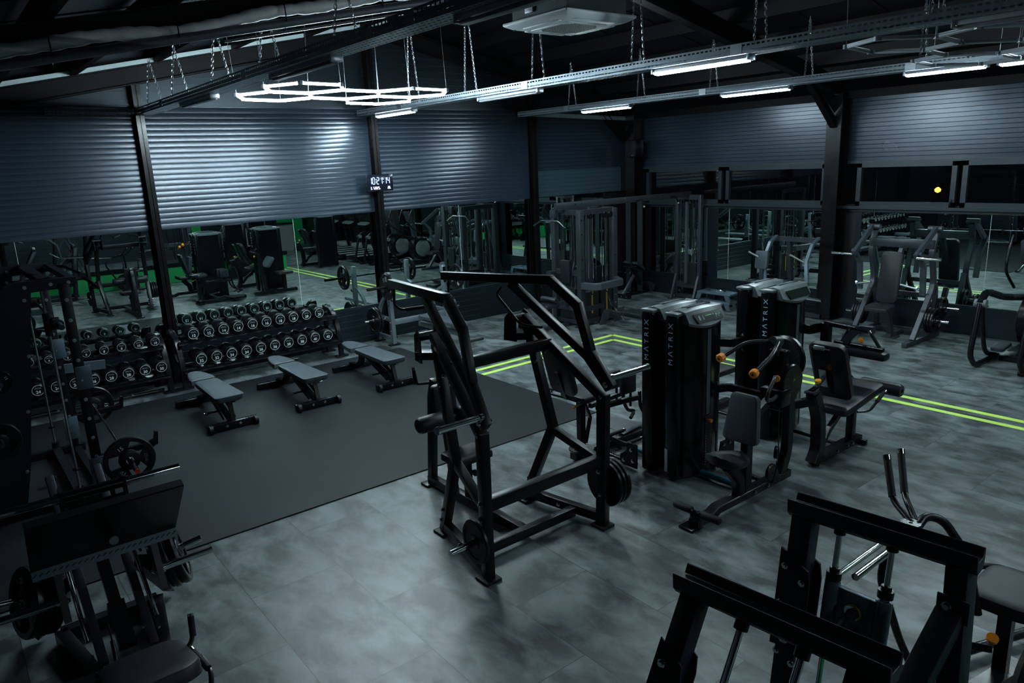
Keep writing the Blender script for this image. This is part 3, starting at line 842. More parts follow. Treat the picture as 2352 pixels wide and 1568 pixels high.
t = thing('lever_pulldown_machine', 'tall black plate-loaded lever pulldown with two bent overhead arms, centre of room', 'gym machine', (3.4, 4.4, 0))
LP = t
for nm, X in (('left', xL), ('right', xR)):
    sg = -1 if nm == 'left' else 1
    P = lambda y, z, X=X: (X(y), y, z)
    mb = MB(); fw_, fh = .075, .075
    n_side = V(V(P(4.8, 0)) - V(P(3.97, 0))).normalized(); nx = n_side.cross(V(0, 0, 1))
    def bm(a, b, w=.075, h=.075, ins=0.0, mbx=None):
        (mbx or mb).beam(V(P(*a)), V(P(*b)), w, h, nx.cross((V(P(*b)) - V(P(*a))).normalized()), bev=.006)
    bm((3.97, .02), (3.945, 1.17), .075, .09)
    bm((4.80, .02), (4.46, .78)); bm((4.455, .75), (4.70, 1.66), .075, .07)
    bm((4.46, .76), (3.98, .585), .065, .065)
    bm((3.93, 1.13), (4.74, 1.72), .075, .075)
    bm((4.80, .085), (3.98, .085), .07, .08)
    obj('side_frame', mb, 'black_metal', t)
    mb = MB()
    for y in (3.97, 4.80): mb.box((X(y) - sg * .0, y, .012), (.14, .15, .024), bev=.006)
    obj('foot', mb, 'rubber', t)
    mb = MB()
    for (y, z) in ((3.97, .62), (3.98, .50), (3.97, .30), (4.72, .25), (4.77, .14), (4.4, .085), (4.6, 1.35), (4.5, 1.45), (3.95, 1.15)):
        q = V(P(y, z)); mb.bolt(q - nx * .038 * 1, -nx, .015); mb.bolt(q + nx * .038, nx, .015)
    obj('bolt', mb, 'chrome', t)
    # pivot bracket behind
    mb = MB(); y0 = 4.86
    mb.prism([V(P(4.78, 1.50)) + V(-sg * .05, 0, 0), V(P(4.92, 1.50)) + V(-sg * .05, 0, 0), V(P(4.90, 1.70)) + V(-sg * .05, 0, 0), V(P(4.84, 1.76)) + V(-sg * .05, 0, 0), V(P(4.78, 1.72)) + V(-sg * .05, 0, 0)], (1, 0, 0), .012)
    mb.prism([V(P(4.78, 1.50)) + V(sg * .11, 0, 0), V(P(4.92, 1.50)) + V(sg * .11, 0, 0), V(P(4.90, 1.70)) + V(sg * .11, 0, 0), V(P(4.84, 1.76)) + V(sg * .11, 0, 0), V(P(4.78, 1.72)) + V(sg * .11, 0, 0)], (1, 0, 0), .012)
    mb.cyl(V(P(4.84, 1.70)) + V(-sg * .06, 0, 0), V(P(4.84, 1.70)) + V(sg * .12, 0, 0), .035, 16)
    mb.beam(V(P(4.74, 1.55)) + V(-sg * .05, 0, 0), V(P(4.88, 1.55)) + V(sg * .11, 0, 0), .10, .06)
    obj('pivot_bracket', mb, 'black_metal', t)
    # swinging lever arm with weight horn and handle
    mb = MB(); OF = nx * (sg * -.0)
    dx = V(0, 0, 0)
    def am(a, b, w=.06, h=.075): mb.beam(V(P(*a)) + dx, V(P(*b)) + dx, w, h, nx.cross((V(P(*b)) - V(P(*a))).normalized()), bev=.006)
    am((5.70, 2.005), (4.42, 2.055)); am((4.46, 2.065), (4.16, 1.86)); am((4.18, 1.89), (4.05, 1.47)); am((4.06, 1.50), (3.86, 1.24))
    am((4.87, 2.00), (4.05, 1.44), .06, .07); am((4.10, 1.48), (3.88, 1.22), .06, .07)
    lever = obj('lever_arm', mb, 'black_metal', t)
    obj('bolt', MB().bolt(V(P(3.90, 1.26)) - nx * .036, -nx, .02).bolt(V(P(3.90, 1.26)) + nx * .036, nx, .02), 'chrome', lever)
    h0 = V(P(3.90, 1.30)); out = V(sg, -.12, .05 if sg < 0 else .06).normalized()
    mb = MB().cyl(h0, h0 + out * .42, .0245, 20); mb.cyl(h0 + out * .02, h0 + out * .045, .033, 20); mb.cyl(h0 + out * .405, h0 + out * .425, .029, 20)
    obj('weight_horn', mb, 'chrome', t)
    a = V(P(5.62, 1.97)); inn = V(-sg, 0, 0)
    mb = MB().tube([a, a + V(0, .02, -.15), a + inn * .03 + V(0, -.04, -.19), a + inn * .12 + V(0, -.16, -.175)], .012, 10, .04)
    hd = obj('handle', mb, 'black_metal', t)
    obj('grip', MB().cyl(a + inn * .06 + V(0, -.08, -.187), a + inn * .20 + V(0, -.27, -.155), .017, 14), 'foam', hd)
    obj('grip_end', MB().cyl(a + inn * .20 + V(0, -.27, -.155), a + inn * .22 + V(0, -.30, -.15), .019, 14), 'chrome', hd)
    mb = MB().tube([V(P(4.92, 1.97)) + inn * .05, V(P(4.98, 1.90)) + inn * .06, V(P(4.72, 1.66)) + inn * .06, V(P(4.50, 1.66)) + inn * .05], .0125, 10, .06)
    obj('guard_loop', mb, 'black_metal', t)
mb = MB(); mb.beam((xL(4.47), 4.47, 1.52), (xR(4.47), 4.47, 1.52), .06, .09, bev=.006); obj('upper_crossbar', mb, 'black_metal', t)
mb = MB(); mb.beam((xL(3.97) + .03, 3.97, .60), (xR(3.97) - .03, 3.97, .60), .08, .095, bev=.006); obj('middle_crossbar', mb, 'black_metal', t)
mb = MB(); mb.beam((xL(4.12) + .03, 4.22, .085), (xR(4.36) - .03, 4.22, .085), .07, .08, bev=.006); obj('lower_crossbar', mb, 'black_metal', t)
mb = MB(); mb.beam((3.4, 4.24, .06), (3.4, 5.70, .06), .075, .08, bev=.006)
mb.box((3.4, 5.70, .012), (.16, .12, .024), bev=.005); obj('base_rail', mb, 'black_metal', t)
mb = MB(); mb.beam((3.4, 5.66, .08), (3.4, 5.56, .92), .07, .075, (0, 1, 0), bev=.006); mb.beam((3.4, 5.28, .08), (3.4, 5.40, .95), .06, .06, (0, 1, 0), bev=.006)
mb.beam((3.4, 5.57, .90), (3.4, 5.50, 1.10), .07, .07, (0, 1, 0), bev=.006); obj('seat_column', mb, 'black_metal', t)
obj('chest_pad', MB().pad((3.4, 5.36, .86), (1, 0, 0), (0, .10, 1), .24, .46, .07, .05), 'vinyl', t)
mb = MB().tube([(3.40, 5.55, 1.06), (3.26, 5.58, 1.07), (3.25, 5.60, 1.20)], .013, 10, .02); hd = obj('handle', mb, 'black_metal', t)
obj('grip', MB().cyl((3.25, 5.595, 1.09), (3.25, 5.605, 1.20), .017, 12), 'foam', hd); obj('grip_end', MB().cyl((3.25, 5.605, 1.20), (3.25, 5.608, 1.225), .018, 12), 'chrome', hd)
mb = MB().tube([(3.40, 5.55, 1.06), (3.54, 5.58, 1.07), (3.55, 5.60, 1.20)], .013, 10, .02); hd = obj('handle', mb, 'black_metal', t)
obj('grip', MB().cyl((3.55, 5.595, 1.09), (3.55, 5.605, 1.20), .017, 12), 'foam', hd); obj('grip_end', MB().cyl((3.55, 5.605, 1.20), (3.55, 5.608, 1.225), .018, 12), 'chrome', hd)
for sg in (-1, 1):
    obj('knee_roller', MB().lathe((3.4 + sg * .07, 5.26, .80), (sg, 0, 0), [(0, .01), (0, .06), (.02, .075), (.26, .075), (.28, .06), (.28, .01)], 24), 'vinyl', t)
mb = MB().cyl((3.12, 5.26, .80), (3.68, 5.26, .80), .02, 12); mb.beam((3.4, 5.28, .80), (3.4, 5.40, .76), .05, .05); obj('roller_axle', mb, 'black_metal', t)
obj('seat_pad', MB().pad((3.4, 5.05, .50), (1, 0, 0), (0, 1, 0), .40, .30, .07, .05), 'vinyl', t)
mb = MB().beam((3.4, 5.05, .08), (3.4, 5.05, .46), .06, .06, (0, 1, 0), bev=.005); mb.cyl((3.4, 5.02, .36), (3.4, 4.95, .36), .012, 10); mb.cyl((3.4, 4.95, .36), (3.4, 4.92, .36), .028, 12)
obj('seat_post', mb, 'black_metal', t)
# storage horns on the front posts
for sg, X in ((-1, xL), (1, xR)):
    h0 = V(X(3.97) + sg * .04, 4.0, .33)
    mb = MB().cyl(h0, h0 + V(sg * .27, -.02, 0), .0245, 20); mb.cyl(h0 + V(sg * .01, 0, 0), h0 + V(sg * .03, 0, 0), .034, 20)
    obj('storage_horn', mb, 'chrome', t)
plate('weight_plate', (xL(3.97) - .075, 4.0, .33), (-1, .05, 0), .165, .032, label='single black plate on the near left horn of the lever pulldown', style='solid')
for k in range(3):
    plate('weight_plate', (xR(3.97) + .065 + .048 * k, 4.0, .36), (1, 0, 0), .20, .04, label='black plate on the right horn of the lever pulldown, %s' % ('against the frame', 'middle of three', 'outermost of three')[k], style='grip' if k == 2 else 'solid', group='plates on the lever pulldown')

# ------------------------------------------------------------------ selectorised machine row
def tower(root, x0, y0, disp=True, shorty=False):
    """shrouded weight stack: x0..x0+.66 along x, narrow lettered pillar towards -x, control face towards -y"""
    L = .66; Hh = 1.60
    for k, xa in enumerate((x0, x0 + L - .10)):
        mb = MB(); n = 8; pr_ = []
        w, d = .14, .10
        mb.box((xa + d / 2, y0 + w / 2, Hh / 2 + .01), (d, w, Hh - .02), bev=.022)
        obj('pillar', mb, 'shroud', root)
    mb = MB(); prof = []
    for i in range(9):                                   # bowed front skin, towards -y
        t = i / 8; x = x0 + .085 + (L - .17) * t; y = y0 - .10 * math.sin(PI * (.12 + .76 * t)) + .02
        prof.append((x, y))
    poly = prof + [(x0 + L - .085, y0 + .12), (x0 + .085, y0 + .12)]
    gap0, gap1 = 3, 4                                    # the window strip sits in the middle
    mb.prism([(x, y, (Hh + .02) / 2) for x, y in poly], (0, 0, 1), Hh - .06)
    obj('shroud_panel', mb, 'shroud', root)
    a, b = prof[4], prof[5]; dx = V(b[0] - a[0], b[1] - a[1], 0).normalized(); nn = V(dx.y, -dx.x, 0)
    c = V((a[0] + b[0]) / 2, (a[1] + b[1]) / 2, 0)
    obj('window_strip', MB().beam(c + nn * .002 + V(0, 0, .62), c + nn * .002 + V(0, 0, 1.44), .055, .006, nn), 'smoked', root)
    obj('slot', MB().beam(c + nn * .001 + dx * .01 + V(0, 0, .08), c + nn * .001 + dx * .01 + V(0, 0, .60), .09, .006, nn), 'seam_dark', root)
    mb = MB()
    for k in range(17): mb.box(c + nn * .006 + dx * -.030 + V(0, 0, .12 + k * .026), (.016, .004, .005))
    obj('weight_labels', mb, 'dim_print', root)
    mb = MB(); p = c + nn * .004 + V(0, 0, .56); mb.lathe(p, nn, [(0, .010), (.02, .010), (.02, .018), (.045, .018), (.047, .001)], 16)
    obj('selector_knob', mb, 'orange_plastic', root)
    # cap with tilted display
    mb = MB()
    top = [(x0 - .004, y0 - .004), (x0 + L + .004, y0 - .004), (x0 + L + .004, y0 + .145), (x0 - .004, y0 + .145)]
    for xa in (x0, x0 + L - .10): mb.box((xa + .05, y0 + .07, Hh + .012), (.112, .152, .032), bev=.012)
    sec = [(-.004, 0.0), (.12, 0.0), (.15, -.03)]
    n = 14; vs = []; cs = 7
    for i in range(n + 1):
        t = i / n; x = x0 + .07 + (L - .14) * t; k = math.sin(PI * (.10 + .80 * t)) ** .6
        yo = y0 - .02 - .135 * k
        for (yy, zz) in ((y0 + .135, Hh - .02), (y0 + .135, Hh + .025), (y0 + .04, Hh + .028 + .035 * k), (y0 - .02 - .02 * k, Hh + .018 + .022 * k), (y0 - .025 - .105 * k, Hh - .02 - .085 * k), (y0 - .02 - .092 * k, Hh - .035 - .095 * k), (y0 + .02, Hh - .05 - .06 * k)):
            vs.append((x, yy, zz))
    fs = [(i * cs + j, i * cs + (j + 1) % cs, (i + 1) * cs + (j + 1) % cs, (i + 1) * cs + j) for i in range(n) for j in range(cs)]
    fs += [tuple(range(cs))[::-1], tuple(range(n * cs, (n + 1) * cs))]
    mb.add(vs, fs, True)
    cap = obj('cap', mb, 'cap_grey', root)
    # display panel on the tilted face
    xm = x0 + L / 2; k = 1.0; A = V(xm, y0 - .045, Hh + .030); B = V(xm, y0 - .128, Hh - .100); up_ = (A - B).normalized(); nrm = V(1, 0, 0).cross(up_)
    cc = (A + B) / 2 + nrm * .004
    obj('cap_recess', MB().prism([(x0 + .16, y0 + .02, Hh + .058), (x0 + .50, y0 + .02, Hh + .058), (x0 + .48, y0 + .10, Hh + .047), (x0 + .18, y0 + .10, Hh + .047)], (0, .2, 1), .008), 'dark_grey_metal', cap)
    obj('display', MB().prism([cc + V(sx * .19, 0, 0) + up_ * sy for sx, sy in ((-.90, -.048), (1, -.048), (1.05, .046), (-1.05, .046))], nrm, .006), 'screen', cap)
    if disp:
        m = MB()
        for (u_, s_, w_, h_) in ((-.135, 0, .018, .040), (-.125, .004, .008, .052), (-.08, 0, .012, .045), (.07, .012, .020, .012), (.10, 0, .008, .05), (.12, .004, .016, .016), (.14, -.006, .010, .036), (.16, .004, .014, .012)):
            m.prism([cc + nrm * .0042 + V(u_ + a_ * w_ * .5, 0, 0) + up_ * (s_ + b_ * h_ * .5) for a_, b_ in ((-1, -1), (1, -1), (.4, 1), (-.8, 1))], nrm, .001)
        obj('pictogram', m, 'label_white', cap)
        m = MB()
        for (u_, s_, w_, h_) in ((-.128, -.004, .012, .024), (0, .012, .09, .010), (.108, .004, .010, .018), (.146, .006, .014, .016)):
            m.prism([cc + nrm * .0048 + V(u_ + a_ * w_ * .5, 0, 0) + up_ * (s_ + b_ * h_ * .5) for a_, b_ in ((-1, -1), (1, -1), (1, 1), (-1, 1))], nrm, .001)
        obj('pictogram', m, 'screen_green', cap)
    # lettering up the narrow pillar face
    if not shorty: obj('brand_lettering', text_mesh('M Λ T R I X', .070, (x0 - .0015, y0 + .07, 1.335), (0, 0, 1), (0, 1, 0), sx=1.12), 'logo_print', root)

def bolts(root, pts, n, r=.012, m='chrome'):
    mb = MB()
    for p in pts: mb.bolt(p, n, r)
    obj('bolt', mb, m, root)

# --- converging press with seat and chest pad, nearest the camera
t = thing('chest_pad_row_machine', 'selectorised machine with padded seat, chest pad and two orange-tipped arms, beside the lettered tower', 'gym machine', (5.3, 3.8, 0))
x0, y0 = 5.085, 4.08
tower(t, x0, y0)
obj('warning_label', MB().box((x0 - .002, y0 + .115, .20), (.002, .035, .23)), 'label_white', t)
YM = 3.42
mb = MB(); mb.rtube([(4.50, YM, .055), (4.72, YM, .055), (4.80, YM, .085), (5.70, YM, .085), (5.88, YM, .085)], .095, .07)
obj('base_rail', mb, 'satin_black', t)
mb = MB().rtube([(5.76, YM, .10), (5.86, YM, .30), (5.86, YM, .84), (5.80, YM, .97), (5.66, YM, 1.0)], .09, .075, (0, 1, 0), bend=.10)
obj('upright', mb, 'satin_black', t)
mb = MB().tube([(4.54, YM - .22, .14), (4.54, YM + .22, .14)], .018, 10); mb.box((4.54, YM, .06), (.06, .10, .12), bev=.01); mb.box((4.50, YM + .03, .012), (.14, .14, .024), bev=.005)
fr = obj('foot_bar', mb, 'satin_black', t)
for sg in (-1, 1): obj('foot_roller', MB().lathe((4.54, YM + sg * .05, .14), (0, sg, 0), [(0, .02), (0, .028), (.01, .033), (.165, .033), (.175, .026), (.178, .005)], 16), 'foam', fr)
bolts(t, [(4.52, YM - .03, .16), (4.52, YM + .03, .16)], (-.3, 0, 1)); bolts(t, [(5.30, YM - .05, .085), (5.50, YM - .05, .085)], (0, -1, 0))
mb = MB().rtube([(5.12, YM, .10), (5.10, YM, .26), (4.96, YM, .42)], .11, .09, (0, 1, 0), c=.02)
obj('seat_post', mb, 'satin_black', t)
mb = MB(); sec = []
n = 14; vs = []; ring = 14
for i in range(n + 1):
    u = -1 + 2 * i / n; hw = .17 * (1 - .35 * max(0, u)) * math.sqrt(max(.02, 1 - abs(u) ** 4)); zc = .45 + .05 * (abs(u) ** 2.2) * (1 if u < 0 else .1) + .02 * (1 - u) * .5
    for j in range(ring):
        a = 2 * PI * j / ring; yy = hw * math.copysign(abs(math.cos(a)) ** .6, math.cos(a)); zz = .042 * math.copysign(abs(math.sin(a)) ** .6, math.sin(a)) + .02 * (abs(yy) / .17) ** 2
        vs.append((4.97 + .19 * u, YM + yy, zc + zz))
mb.add(vs, [(i * ring + j, i * ring + (j + 1) % ring, (i + 1) * ring + (j + 1) % ring, (i + 1) * ring + j) for i in range(n) for j in range(ring)] + [tuple(range(ring))[::-1], tuple(range(n * ring, (n + 1) * ring))], True)
obj('seat_pad', mb, 'vinyl', t)
obj('chest_pad', MB().pad((5.16, YM, .80), (0, 1, 0), (.14, 0, 1), .34, .42, .085, .045, taper=.74), 'vinyl_grey', t)
mb = MB().rtube([(5.22, YM, .10), (5.22, YM, .64)], .07, .09, (1, 0, 0)); mb.beam((5.22, YM, .75), (5.60, YM, .90), .06, .06); obj('pad_post', mb, 'satin_black', t)
# head of the upright: cam housing with orange knobs
mb = MB().box((5.66, YM, 1.05), (.10, .16, .52), bev=.02); mb.box((5.60, YM - .02, .90), (.16, .22, .16), bev=.02)
mb.lathe((5.72, YM - .10, 1.02), (0, -1, 0), [(-.02, .15), (.0, .16), (.015, .15), (.018, .03)], 26); obj('cam_housing', mb, 'satin_black', t)
obj('adjust_knob', MB().lathe((5.56, YM - .06, 1.08), (-1, -.3, .1), [(0, .012), (.03, .012), (.03, .030), (.048, .030), (.052, .002)], 14), 'orange_plastic', t)
mb = MB().tube([(5.66, YM, 1.38), (5.55, YM, 1.40)], .045, 12); mb.box((5.62, YM, 1.33), (.07, .07, .14), bev=.015); obj('arm_hub', mb, 'dark_grey_metal', t)
for sg, tip in ((1, (5.05, YM + .16, 1.33)), (-1, (5.05, YM - .16, 1.255))):
    mid = (5.36, YM + sg * .13, 1.41 if sg > 0 else 1.34)
    ar = obj('press_arm', MB().tube([(5.60, YM + sg * .03, 1.385), mid, tip], .020, 12, .14), 'satin_black', t)
    d = (V(tip) - V(mid)).normalized()
    obj('arm_end', MB().lathe(V(tip) - d * .02, d, [(0, .022), (.005, .036), (.05, .038), (.058, .030), (.058, .014), (.05, .014)], 8), 'orange_plastic', ar)
mb = MB().tube([(5.45, YM - .10, 1.12), (5.38, YM - .14, 1.13), (5.26, YM - .16, 1.04), (5.27, YM - .14, .96), (5.44, YM - .10, .92), (5.52, YM - .08, .93)], .017, 10, .05); obj('hand_bar', mb, 'dark_grey_metal', t)
mb = MB().lathe((5.54, YM - .05, .20), (0, -1, 0), [(-.015, .075), (-.01, .08), (-.005, .07), (.005, .07), (.01, .08), (.015, .075), (.016, .01)], 22)
mb.lathe((5.61, YM - .05, .37), (.4, -1, 0), [(-.015, .06), (-.01, .065), (-.005, .055), (.005, .055), (.01, .065), (.015, .06), (.016, .01)], 22); mb.prism([(5.54, YM - .05, .10), (5.66, YM - .05, .10), (5.60, YM - .05, .24)], (0, 1, 0), .04)
obj('pulley', mb, 'satin_black', t); obj('cable', MB().tube([(5.60, YM - .06, .30), (5.59, YM - .06, .20)], .004, 6).tube([(5.62, YM - .06, .42), (5.62, YM - .05, .80)], .004, 6), 'rope', t)
mb = MB().tube([(5.375, YM + .04, .05), (5.375, y0 - .02, .05)], .030, 12); obj('link_tube', mb, 'teal_tube', t)
mb = MB().tube([(5.60, YM + .04, .06), (5.60, y0, .06)], .022, 10).rtube([(5.74, y0 + .02, .78), (5.80, y0 - .06, .80), (5.84, YM + .20, .78), (5.84, YM + .03, .76)], .045, .075, bend=.12); obj('link_frame', mb, 'satin_black', t)
mb = MB().prism([(5.62, y0 - .08, .02), (5.88, y0 - .08, .02), (5.88, y0 - .08, .22), (5.84, y0 - .08, .28), (5.66, y0 - .08, .28)], (0, 1, 0), .012); mb.tube([(5.76, y0 - .08, .26), (5.76, y0 - .08, .34)], .012, 8); obj('side_plate', mb, 'satin_black', t)
bolts(t, [(5.70, y0 - .09, .24), (5.80, y0 - .09, .24), (5.72, y0 - .09, .12)], (0, -1, 0))

# --- hip abductor on the far side of the first tower pair
t = thing('hip_abductor_machine', 'selectorised leg machine with upright seat, yellow lever and two knee pads, behind the overhead-arm frame', 'gym machine', (5.2, 4.9, 0))
tower(t, 5.085, 4.365, False); YN = 5.12
mb = MB().rtube([(4.75, YN, .06), (5.95, YN, .06)], .09, .07); obj('base_rail', mb, 'satin_black', t)
obj('link_tube', MB().tube([(5.375, 4.55, .05), (5.375, YN - .04, .05)], .03, 12), 'teal_tube', t)
mb = MB().tube([(5.07, 4.55, .05), (5.07, YN - .04, .05)], .022, 10); obj('link_frame', mb, 'satin_black', t)
obj('side_plate', MB().prism([(5.045, 4.52, .02), (5.045, 4.74, .02), (5.045, 4.74, .12), (5.045, 4.66, .17), (5.045, 4.63, .27), (5.045, 4.52, .27)], (1, 0, 0), .014), 'satin_black', t)
bolts(t, [(5.036, 4.57, .09), (5.036, 4.59, .20), (5.036, 4.69, .07)], (-1, 0, 0), .015)
mb = MB().lathe((4.87, YN, .10), (0, 0, 1), [(0, .02), (0, .13), (.012, .135), (.02, .13), (.02, .05), (.05, .04)], 26); mb.beam((4.87, YN, .10), (4.87, YN, .66), .07, .06); mb.rtube([(4.93, YN, .16), (5.0, YN, .42), (4.92, YN, .60)], .04, .03)
mb.box((4.87, YN, .05), (.12, .16, .10), bev=.01); obj('seat_column', mb, 'satin_black', t)
bolts(t, [(4.87 + .10 * math.cos(a), YN + .10 * math.sin(a), .12) for a in (2, 2.6, 3.2, 3.8, 4.4, 5)], (0, 0, 1), .008)
obj('lock_lever', MB().rtube([(4.86, YN - .03, .62), (4.74, YN - .02, .585)], .022, .018), 'yellow_plastic', t)
obj('seat_pad', MB().pad((4.90, YN, .70), (1, .0, .10), (0, 1, 0), .32, .38, .07, .06), 'vinyl', t)
obj('back_pad', MB().pad((4.60, YN, 1.0), (0, 1, 0), (-.28, 0, 1), .36, .50, .06, .07), 'vinyl', t)
mb = MB().beam((4.68, YN, .70), (4.56, YN, 1.0), .05, .04, (1, 0, 0)); obj('back_post', mb, 'satin_black', t)
for sg in (-1, 1):
    h = obj('side_handle', MB().tube([(4.76, YN + sg * .10, .66), (4.66, YN + sg * .22, .70), (4.70, YN + sg * .24, .74)], .012, 8, .05), 'satin_black', t)
    obj('grip', MB().cyl((4.68, YN + sg * .24, .735), (4.82, YN + sg * .24, .735), .017, 12), 'foam', h); obj('grip_end', MB().cyl((4.82, YN + sg * .24, .735), (4.845, YN + sg * .24, .735), .018, 12), 'chrome', h)
    arm = obj('pad_arm', MB().rtube([(5.05, YN + sg * .05, .52), (5.50, YN + sg * .10, .52), (5.62, YN + sg * .12, .52)], .05, .055).tube([(5.62, YN + sg * .12, .58), (5.63, YN + sg * .12, .40), (5.72, YN + sg * .14, .28), (5.84, YN + sg * .16, .24)], .020, 10, .08).cyl((5.50, YN + sg * .10, .44), (5.50, YN + sg * .10, .62), .014, 10), 'satin_black', t)
    obj('foot_grip', MB().cyl((5.80, YN + sg * .13, .235), (5.72, YN + sg * .10, .20), .020, 12), 'foam', arm)
    obj('knee_pad', MB().box((5.45, YN + sg * .11, .70), (.20, .07, .20), bev=.02), 'vinyl', arm)
mb = MB().tube([(5.10, YN - .04, .22), (5.36, YN - .14, .06)], .024, 10); obj('foot_arm', mb, 'dark_grey_metal', t)
for (p, q) in (((5.16, YN - .10, .20), (5.34, YN - .14, .22)), ((5.33, YN - .18, .08), (5.52, YN - .22, .10))):
    g = obj('foot_peg', MB().cyl(p, q, .020, 12), 'foam', t); d = (V(q) - V(p)).normalized(); obj('peg_end', MB().cyl(V(q), V(q) + d * .025, .021, 12), 'chrome', g)
obj('step_plate', MB().prism([(5.45, YN - .05, .12), (5.85, YN + .02, .12), (5.80, YN + .32, .12), (5.50, YN + .30, .12)], (0, 0, 1), .008).box((5.62, YN + .1, .06), (.05, .05, .11)), 'dark_grey_metal', t)

# --- seated leg curl beside the second tower
t = thing('leg_curl_machine', 'seated leg curl with reclined backrest, long seat and thigh clamp, right of second towers', 'gym machine', (6.9, 3.7, 0))
tower(t, 6.585, 4.08, False); YM = 3.42
mb = MB().rtube([(6.38, YM, .06), (7.22, YM, .06)], .10, .075); mb.box((7.20, YM, .03), (.05, .22, .06), bev=.01); mb.tube([(6.95, 4.02, .05), (6.92, YM + .05, .05)], .02, 10); obj('base_rail', mb, 'satin_black', t)
bolts(t, [(6.72, YM - .052, .06), (6.92, YM - .052, .06), (7.02, YM - .052, .06)], (0, -1, 0))
mb = MB().rtube([(6.33, YM, .03), (6.42, YM, .16), (6.40, YM, .50), (6.28, YM, .76)], .10, .11, (0, 1, 0), bend=.10); mb.tube([(6.24, YM, .76), (6.33, YM, .78)], .045, 12); obj('front_upright', mb, 'satin_black', t)
obj('upright_cap', MB().box((6.26, YM, .775), (.12, .11, .03), bev=.014), 'dark_grey_metal', t)
mb = MB().beam((7.06, YM, .08), (7.06, YM, .50), .075, .075, (1, 0, 0), bev=.008); obj('seat_post', mb, 'satin_black', t)
mb = MB().rtube([(6.46, YM, .14), (6.60, YM, .30), (6.85, YM, .46)], .06, .05, (0, 1, 0)); mb.rtube([(6.30, YM, .68), (6.10, YM + .20, .62), (6.10, 4.0, .62)], .07, .08); obj('brace', mb, 'satin_black', t)
obj('seat_pad', MB().pad((6.98, YM + .02, .56), (.96, 0, .13), (0, 1, 0), .80, .40, .075, .06), 'vinyl', t)
obj('back_pad', MB().pad((6.60, YM, .92), (0, 1, 0), (-.40, 0, 1), .36, .62, .09, .07), 'vinyl', t)
mb = MB().prism([(6.52, YM + .09, .72), (6.52, YM - .09, .72), (6.36, YM - .09, 1.18), (6.36, YM + .09, 1.18)], (-1, 0, -.35), .012); obj('back_plate', mb, 'satin_black', t)
obj('handle_cap', MB().box((6.335, YM, 1.19), (.03, .11, .045), bev=.014), 'cap_grey', t)
obj('adjust_bar', MB().beam((6.30, YM, .80), (6.50, YM, .90), .04, .025), 'dark_grey_metal', t); obj('slot_plate', MB().prism([(6.478, YM + .035, .78), (6.478, YM - .035, .78), (6.415, YM - .035, .96), (6.415, YM + .035, .96)], (-1, 0, -.35), .004), 'zinc', t)
obj('adjust_knob', MB().lathe((6.34, YM - .01, .84), (-.2, 0, 1), [(0, .010), (.02, .010), (.02, .030), (.04, .030), (.044, .002)], 14), 'yellow_plastic', t)
h = obj('side_handle', MB().tube([(6.76, YM - .20, .50), (6.86, YM - .27, .50), (7.08, YM - .27, .60)], .013, 8, .06), 'satin_black', t)
obj('grip', MB().cyl((7.0, YM - .27, .565), (7.14, YM - .27, .63), .018, 12), 'foam', h); obj('grip_end', MB().cyl((7.14, YM - .27, .63), (7.16, YM - .27, .64), .019, 12), 'chrome', h)
obj('shin_roller', MB().lathe((7.42, YM + .10, .585), (0, -1, 0), [(0, .02), (0, .055), (.02, .068), (.40, .068), (.42, .055), (.42, .02)], 24), 'vinyl', t)
mb = MB().rtube([(7.30, YM + .20, .98), (7.30, YM + .22, .70), (7.42, YM + .20, .60)], .05, .05, (0, 1, 0)); obj('curl_arm', mb, 'satin_black', t)
obj('counterweight', MB().lathe((6.62, 3.92, .95), (1, -.15, 0), [(-.03, .20), (-.015, .23), (.015, .23), (.03, .20), (.032, .02)], 30), 'satin_black', t)
XQ = 7.32
mb = MB().tube([(XQ, 3.90, 1.20), (XQ, 3.40, 1.17)], .032, 12); mb.beam((XQ, 3.88, .60), (XQ, 3.88, 1.2), .09, .09, (1, 0, 0), bev=.01)
mb.rtube([(7.22, 4.09, 1.12), (7.30, 4.06, 1.10), (7.36, 3.94, 1.14)], .05, .10, bend=.06); obj('thigh_frame', mb, 'satin_black', t)
mb = MB().rtube([(XQ, 3.66, 1.02), (XQ, 3.60, 1.12), (XQ, 3.52, 1.19), (XQ, 3.38, 1.19)], .08, .06, (1, 0, 0), bend=.08); obj('clamp_arm', mb, 'dark_grey_metal', t)
mb = MB().rtube([(XQ, 3.78, 1.01), (XQ, 3.27, 1.0)], .05, .035); obj('pad_bar', mb, 'satin_black', t)
obj('thigh_pad', MB().box((XQ, 3.50, .935), (.14, .56, .09), bev=.035), 'vinyl', t)
for (p, q) in (((XQ, 3.70, 1.03), (XQ - .02, 3.63, 1.16)), ((XQ, 3.31, 1.02), (XQ - .02, 3.40, 1.16))):
    g = obj('clamp_grip', MB().cyl(p, q, .018, 12), 'foam', t); d = (V(q) - V(p)).normalized(); obj('grip_end', MB().cyl(V(q), V(q) + d * .03, .019, 12), 'chrome', g)
obj('adjust_knob', MB().lathe((XQ - .03, 3.49, 1.08), (-1, -.4, 0), [(0, .010), (.02, .010), (.02, .026), (.04, .026), (.044, .002)], 14), 'orange_plastic', t)
